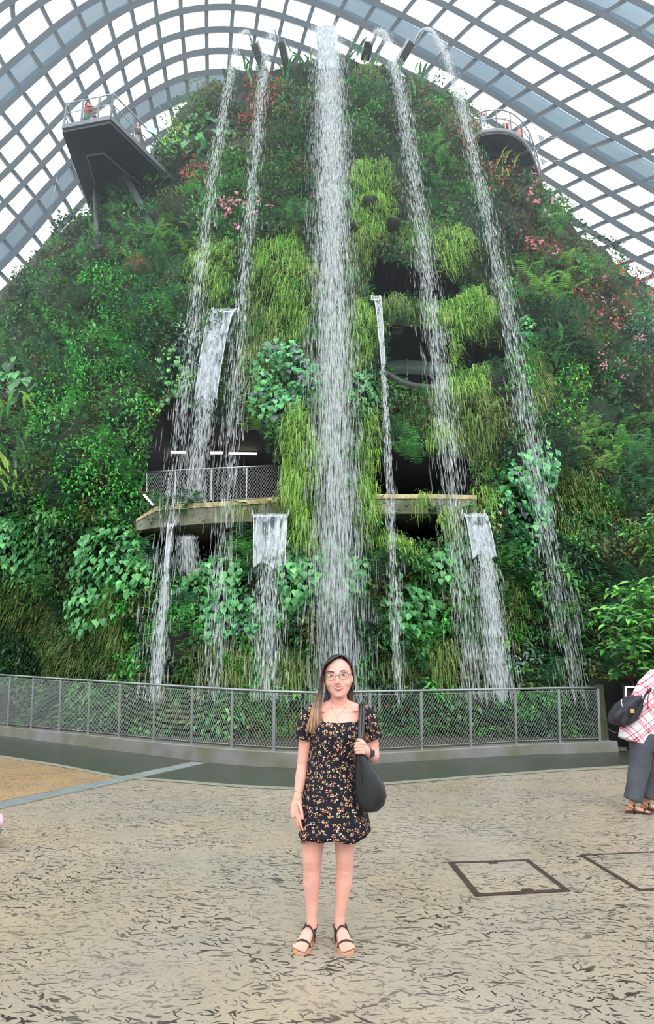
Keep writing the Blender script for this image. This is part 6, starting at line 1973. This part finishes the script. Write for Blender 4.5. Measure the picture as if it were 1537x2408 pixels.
visitor('woman in a dark top and patterned skirt at the glass rail of the left platform', onedge(pB, pC2, .30, .42), 2.6, 1.55, ((-.08, .17, .66), (.08, .17, .68)), C_DRK, C_FLW, skirt=True, hair=(60, 40, 34))
visitor('person in pale clothes at the inner end of the left platform beside the red shrub', onedge(pB, pC2, .74, .40), 2.2, 1.25, ((-.08, .14, .7), (.1, .12, .6)), C_WHT, C_BLU, hair=(120, 70, 50), lowlen=.4)
def onround(k, d):
    q = inset(k, d); return (q.x, q.y, HR + .3)
visitor('person in grey blue clothes raising both arms on the round right platform', onround(6, .55), 3.4, 1.6, ((-.06, .1, 1.02), (.10, .1, 1.02)), C_BLU, C_WHT, lowlen=.42, sleeves=.3)
visitor('seated person in white behind the rail of the round right platform', onround(15, .45), 2.9, 1.25, ((-.08, .2, .55), (.08, .2, .55)), C_WHT, C_BLU, seated=True)
visitor('dark haired person in pink looking over the right end of the round platform', onround(21, .40), 2.4, 1.5, ((-.1, .15, .72), (.1, .15, .72)), C_PNK, C_DRK, lowlen=.42)

# ---- the bending man at the right edge
MY = 7.87
man = thing('person', 'bending man in red and white plaid shirt and dark trousers at the right edge', 'person', tuple(atZ(1502, 1912, 0)))
def Mp(px, py, y=0.0): return atY(px, py, MY + y)
def plaid_material():
    m = bpy.data.materials.new('plaid_cloth'); m.use_nodes = True
    n, l = m.node_tree.nodes, m.node_tree.links
    b = n['Principled BSDF']; t = n.new('ShaderNodeTexCoord'); mp = n.new('ShaderNodeMapping'); mp.inputs['Rotation'].default_value = (0, .62, 0)
    l.new(t.outputs['Object'], mp.inputs[0]); sx_ = n.new('ShaderNodeSeparateXYZ'); l.new(mp.outputs[0], sx_.inputs[0])
    def M(op, a, c):
        q = n.new('ShaderNodeMath'); q.operation = op
        for s, x in ((0, a), (1, c)):
            if isinstance(x, (int, float)): q.inputs[s].default_value = x
            else: l.new(x, q.inputs[s])
        return q.outputs[0]
    def stripe(ax, per, lo, hi):
        f_ = M('FRACT', M('MULTIPLY', M('ADD', sx_.outputs[ax], 20), 1 / per), 0)
        return M('MULTIPLY', M('GREATER_THAN', f_, lo), M('LESS_THAN', f_, hi))
    def mixc(fac, a, c):
        q = n.new('ShaderNodeMix'); q.data_type = 'RGBA'; l.new(fac, q.inputs[0])
        if isinstance(a, tuple): q.inputs[6].default_value = a
        else: l.new(a, q.inputs[6])
        q.inputs[7].default_value = c
        return q.outputs[2]
    A_x, A_z = stripe(0, .17, .3, .55), stripe(2, .17, .3, .55)
    c = mixc(M('MULTIPLY', M('MAXIMUM', A_x, A_z), .8), (*lin((222, 214, 224)), 1), (*lin((206, 120, 136)), 1))
    c = mixc(M('MULTIPLY', A_x, A_z), c, (*lin((150, 24, 44)), 1))
    c = mixc(M('MAXIMUM', stripe(0, .17, .41, .44), stripe(2, .17, .41, .44)), c, (*lin((240, 236, 238)), 1))
    c = mixc(M('MAXIMUM', stripe(0, .17, .75, .79), stripe(2, .17, .75, .79)), c, (*lin((170, 60, 84)), 1))
    l.new(c, b.inputs['Base Color']); b.inputs['Roughness'].default_value = .85
    return m
M_PLAID = plaid_material()
M_TROU = mat('washed_dark_trousers', (74, 78, 88), .8, scale=3.2, rgb2=(52, 55, 63), bump=.5)
b = MB()
# legs, trunk bent forward, neck, head and arms reaching down in front (mostly outside the frame)
b.loft([Mp(1508, 1735), Mp(1500, 1800), Mp(1489, 1880), Mp(1484, 1898)], [.09, .065, .042, .036], 14)
b.loft([Mp(1535, 1735, .12), Mp(1532, 1800, .12), Mp(1522, 1870, .12), Mp(1518, 1894, .12)], [.09, .065, .042, .036], 14)
b.loft([Mp(1518, 1745, .06), Mp(1518, 1700, .05), Mp(1532, 1650, .05), Mp(1555, 1612, .05), Mp(1572, 1598, .05)], [(.14, .11), (.15, .11), (.16, .12), (.15, .11), (.08, .07)], 16)
b.loft([Mp(1570, 1600, .05), Mp(1590, 1592, .05)], [.055, .05], 12)
b.ball(tuple(Mp(1606, 1588, .05)), (.085, .08, .11), 14, 12)
for dy in (-.16, .24):
    b.loft([Mp(1556, 1612, dy), Mp(1572, 1660, dy), Mp(1590, 1700, dy * .6)], [.05, .04, .03], 12)
    hd = Mp(1594, 1708, dy * .6)
    b.ball(tuple(hd), (.035, .025, .045), 10, 8)
    for q in range(4): b.loft([hd + Vector((.02 * q - .03, 0, -.02)), hd + Vector((.02 * q - .02, -.01, -.09))], .009, 6)
for (px, py, y, a) in ((1478, 1908, 0, 1.25), (1515, 1904, .12, 1.25)):
    h0 = atZ(px - 14, py, 0)
    h0.y = MY + y; d = Vector((math.sin(a), -math.cos(a), 0)); s = Vector((math.cos(a), math.sin(a), 0))
    b.loft([tuple(h0 + d * u + Vector((0, 0, z))) for u, z in ((-.01, .04), (.04, .055), (.1, .055), (.17, .035), (.235, .022))], [(.024, .022), (.034, .036), (.038, .034), (.044, .02), (.034, .012)], 14)
    for k in range(5):
        v = .030 - .015 * k
        b.loft([tuple(h0 + d * .2 + s * v + Vector((0, 0, .026))), tuple(h0 + d * (.255 - .01 * abs(k - 1)) + s * v + Vector((0, 0, .022)))], .010, 8)
    sandal(man, h0, d, s, 1, mat('dark_sole', (70, 60, 56), .7, scale=20, var=.2), 1.07)
remeshed(b, 'body', M_SKIN2, man, .009, 4)
b = MB()
b.loft([Mp(1512, 1722, .04), Mp(1512, 1740, .04), Mp(1513, 1765, .04)], [(.185, .14), (.20, .15), (.19, .15)], 18)
b.loft([Mp(1509, 1750, -.02), Mp(1503, 1800, -.02), Mp(1494, 1850, -.01), Mp(1487, 1882, 0)], [(.135, .12), (.13, .115), (.108, .1), (.112, .1)], 18)
b.loft([Mp(1533, 1750, .12), Mp(1531, 1800, .12), Mp(1524, 1850, .12), Mp(1519, 1877, .12)], [(.13, .12), (.12, .11), (.1, .1), (.1, .1)], 18)
tro = remeshed(b, 'trousers', M_TROU, man, .014, 5)
b = MB()
b.loft([Mp(1494, 1748, .04), Mp(1499, 1728, .04), Mp(1508, 1700, .04), Mp(1518, 1665, .04), Mp(1536, 1628, .04), Mp(1556, 1604, .04), Mp(1572, 1596, .04)],
       [(.17, .2), (.185, .21), (.185, .2), (.185, .2), (.18, .2), (.16, .19), (.08, .09)], 24)
for dy in (-.15, .25): b.loft([Mp(1548, 1616, dy), Mp(1562, 1650, dy), Mp(1574, 1684, dy)], [.085, .075, .07], 14)
remeshed(b, 'shirt', M_PLAID, man, .014, 4)
b = MB(); b.ball(tuple(Mp(1603, 1581, .05)), (.092, .09, .1), 14, 10); b.build('hair', mat('hair_40', (40, 30, 28), .6, scale=40, var=.3), man)
pk = thing('backpack', 'black backpack slung on the back of the bending man', 'backpack', tuple(Mp(1470, 1672)))
b = MB()
for grow, y0, y1 in ((0, -.13, .13), (-.018, -.165, .165)):
    outl = [(1498, 1634), (1480, 1638), (1454, 1657), (1440, 1678), (1437, 1698), (1446, 1705), (1472, 1702), (1488, 1690), (1500, 1664)]
    cc = Mp(1470, 1671)
    Vf = [Mp(*q) for q in outl]; Vf = [v + (cc - v).normalized() * (-grow) for v in Vf]
    n9 = len(Vf)
    b.add([v + Vector((0, y0, 0)) for v in Vf] + [v + Vector((0, y1, 0)) for v in Vf], [tuple(range(n9))[::-1], tuple(range(n9, 2 * n9))] + [(i, (i + 1) % n9, n9 + (i + 1) % n9, n9 + i) for i in range(n9)], False)
remeshed(b, 'pack_body', mat('black_nylon', (30, 33, 42), .7, scale=14, rgb2=(40, 43, 52), bump=.3), pk, .012, 3)
b = MB(); b.loft([Mp(1446, 1700, -.13), Mp(1452, 1686, -.16), Mp(1462, 1672, -.16)], [(.03, .04), (.07, .035), (.04, .03)], 14); b.build('front_pocket', MATS['black_nylon'], pk)
b = MB(); b.loft([Mp(1461, 1644, -.14), Mp(1460, 1652, -.15), Mp(1464, 1664, -.155)], .006, 6); b.build('zip', C_WHT, pk)
b = MB(); b.loft(chaik([Mp(1478, 1700, -.16), Mp(1492, 1680, -.21), Mp(1510, 1655, -.22), Mp(1516, 1632, -.22), Mp(1530, 1622, -.18)]), [(.035, .008)] * 14, 8); b.build('shoulder_strap', MATS['black_nylon'], pk)
b = MB(); b.loft(chaik([Mp(1523, 1668, -.215), Mp(1522, 1640, -.22), Mp(1527, 1628, -.2)]), [(.02, .006)] * 8, 8); o = b.build('lanyard', C_RED, man); o['label'] = 'red neck strap with white edges'
b = MB(); bc = Mp(1486, 1672, -.225); b.box(tuple(bc), (.045, .012, .045), 0); b.build('buckle', MATS['gold'], pk)

# ---- bag cut by the left edge
lb = thing('bag', 'pink and white bag with a black band, cut off by the left frame edge', 'bag', tuple(atZ(-40, 1993, 0)))
LY = atZ(-40, 1993, 0).y
b = MB(); b.loft([atY(-40, 1986, LY), atY(-38, 1972, LY), atY(-36, 1958, LY)], [(.16, .1), (.185, .11), (.2, .12)], 20); b.build('lower_pouch', mat('brown_canvas', (120, 96, 88), .8, scale=18, var=.3), lb)
b = MB(); b.loft([atY(-36, 1959, LY), atY(-36, 1952, LY)], [(.204, .124), (.206, .126)], 20); b.build('black_band', M_BLACK, lb)
b = MB(); b.loft([atY(-36, 1953, LY), atY(-34, 1938, LY), atY(-36, 1926, LY)], [(.205, .125), (.212, .13), (.205, .12)], 20); b.build('middle_panel', mat('pink_white_print', (238, 206, 226), .7, scale=7, rgb2=(216, 130, 150)), lb)
b = MB(); b.loft([atY(-36, 1928, LY), atY(-38, 1918, LY), atY(-44, 1910, LY)], [(.206, .122), (.17, .10), (.08, .05)], 20); b.build('flap', mat('peach_leather', (244, 190, 160), .6, scale=9, var=.12), lb)
b = MB(); rc = atY(4, 1951, LY - .08); b.loft([rc + Vector((.011 * math.cos(a), 0, .011 * math.sin(a))) for a in np.linspace(0, 2 * math.pi, 17)], .004, 6, cap=False); b.build('ring', M_STEEL, lb)
b = MB(); b.loft([atY(-30, 1990, LY), atY(-20, 1996, LY)], .012, 8); b.loft([atY(-60, 1990, LY), atY(-62, 1996, LY)], .012, 8); b.build('foot', M_BLACK, lb)

# ------------------------------------------------------------------ cover frames in the floor
def cover(lab, quad, notches, wid=.05):
    P = [atZ(x, y, .0) for x, y in quad]
    c = (P[0] + P[1] + P[2] + P[3]) / 4
    t = thing('manhole_cover', lab, 'manhole cover', (c.x, c.y, .0))
    inn = []
    for k in range(4):
        a, p, q = P[k - 1], P[k], P[(k + 1) % 4]
        d1, d2 = (a - p).normalized(), (q - p).normalized()
        inn.append(p + (d1 + d2) * wid)
    b = MB(); V = [(p.x, p.y, .008) for p in P] + [(p.x, p.y, .008) for p in inn] + [(p.x, p.y, .0) for p in P]
    b.add(V, [(k, (k + 1) % 4, 4 + (k + 1) % 4, 4 + k) for k in range(4)] + [(8 + k, 8 + (k + 1) % 4, (k + 1) % 4, k) for k in range(4)], False)
    b.build('iron_frame', M_RUST, t)
    b = MB(); b.add([(p.x, p.y, .006) for p in inn], [(0, 1, 2, 3)], False); b.build('paved_infill', M_FLOOR, t)
    for (i, k_) in notches:
        a, q = inn[i], inn[(i + 1) % 4]
        m_ = a.lerp(q, k_); d = (q - a).normalized(); nrm = ((inn[(i + 2) % 4] - q)).normalized()
        b = MB(); b.add([tuple(m_ - d * .05 + Vector((0, 0, .0085))), tuple(m_ + d * .05 + Vector((0, 0, .0085))), tuple(m_ + d * .035 + nrm * .05 + Vector((0, 0, .0085))), tuple(m_ - d * .035 + nrm * .05 + Vector((0, 0, .0085)))], [(0, 1, 2, 3)], False)
        b.build('key_hole', M_RUST, t)
cover('square dark framed floor cover with two key holes right of the woman', [(1053, 2029), (1243, 2023), (1341, 2097), (1117, 2109)], ((0, .52), (2, .42)), .045)
cover('larger thin framed floor cover cut off by the right frame edge', [(1362, 2012), (1640, 1999), (1835, 2080), (1502, 2096)], (), .03)

# ------------------------------------------------------------------ dark kiosk with a lit frame behind the man
ks = atZ(1500, 1768, 0); KY = ks.y + .25
kt = thing('display_kiosk', 'black display panel with a white lit frame behind the bending man', 'display', (ks.x + .4, KY, 0))
M_KB = mat('black_panel', (22, 23, 28), .35, scale=5, var=.2)
l0 = atY(1462, 1606, KY); r0 = atY(1600, 1606, KY)
b = MB(); b.box(((l0.x + r0.x) / 2, KY + .08, l0.z / 2), (r0.x - l0.x, .14, l0.z)); b.build('panel', M_KB, kt, bevel=.01)
a1, a2, a3 = atY(1471, 1645, KY - .01), atY(1471, 1616, KY - .01), atY(1590, 1614, KY - .01)
b = MB(); b.beam(a1, a2 + Vector((0, 0, .012)), .03, .02, (0, 1, 0)); b.beam(a2 - Vector((.012, 0, 0)), a3, .02, .03); b.build('lit_frame', mat('white_light', (250, 246, 255), .5, emit=(244, 238, 255), estr=2.2, scale=5, var=.02), kt)
b = MB(); b.add([a1, a2, a3, Vector((a3.x, a3.y, a1.z))], [(0, 1, 2, 3)], False); b.build('screen', mat('dark_screen', (26, 28, 40), .15, scale=3, var=.3), kt)
wl = atZ(1430, 1766, 0); wr = atZ(1760, 1760, 0)
b = MB(); b.box(((wl.x + wr.x) / 2 + .2, wl.y + 1.0, .75), (wr.x - wl.x, .3, 1.5)); o = b.build('wall_right', mat('dark_wall', (34, 36, 30), .8, scale=1.5, rgb2=(22, 24, 22))); o['kind'] = 'structure'
t = thing('post', 'mossy grey post between the railing end and the dark display panel', 'post', tuple(atZ(1444, 1766, 0) + Vector((0, .5, 0))))
pc_ = atZ(1446, 1766, 0); b = MB(); b.box((pc_.x + .05, pc_.y + .62, .68), (.16, .1, 1.36)); b.build('post_body', mat('mossy_post', (86, 88, 66), .7, scale=6, rgb2=(60, 66, 46)), t)
b = MB(); b.loft(chaik([atY(1424, 1710, pc_.y + .3), atY(1440, 1722, pc_.y + .3), atY(1462, 1725, pc_.y + .3)]), .008, 6); tag(b.build('cable', M_STEEL), 'thin grey cable sagging from the right end of the railing', 'cable')
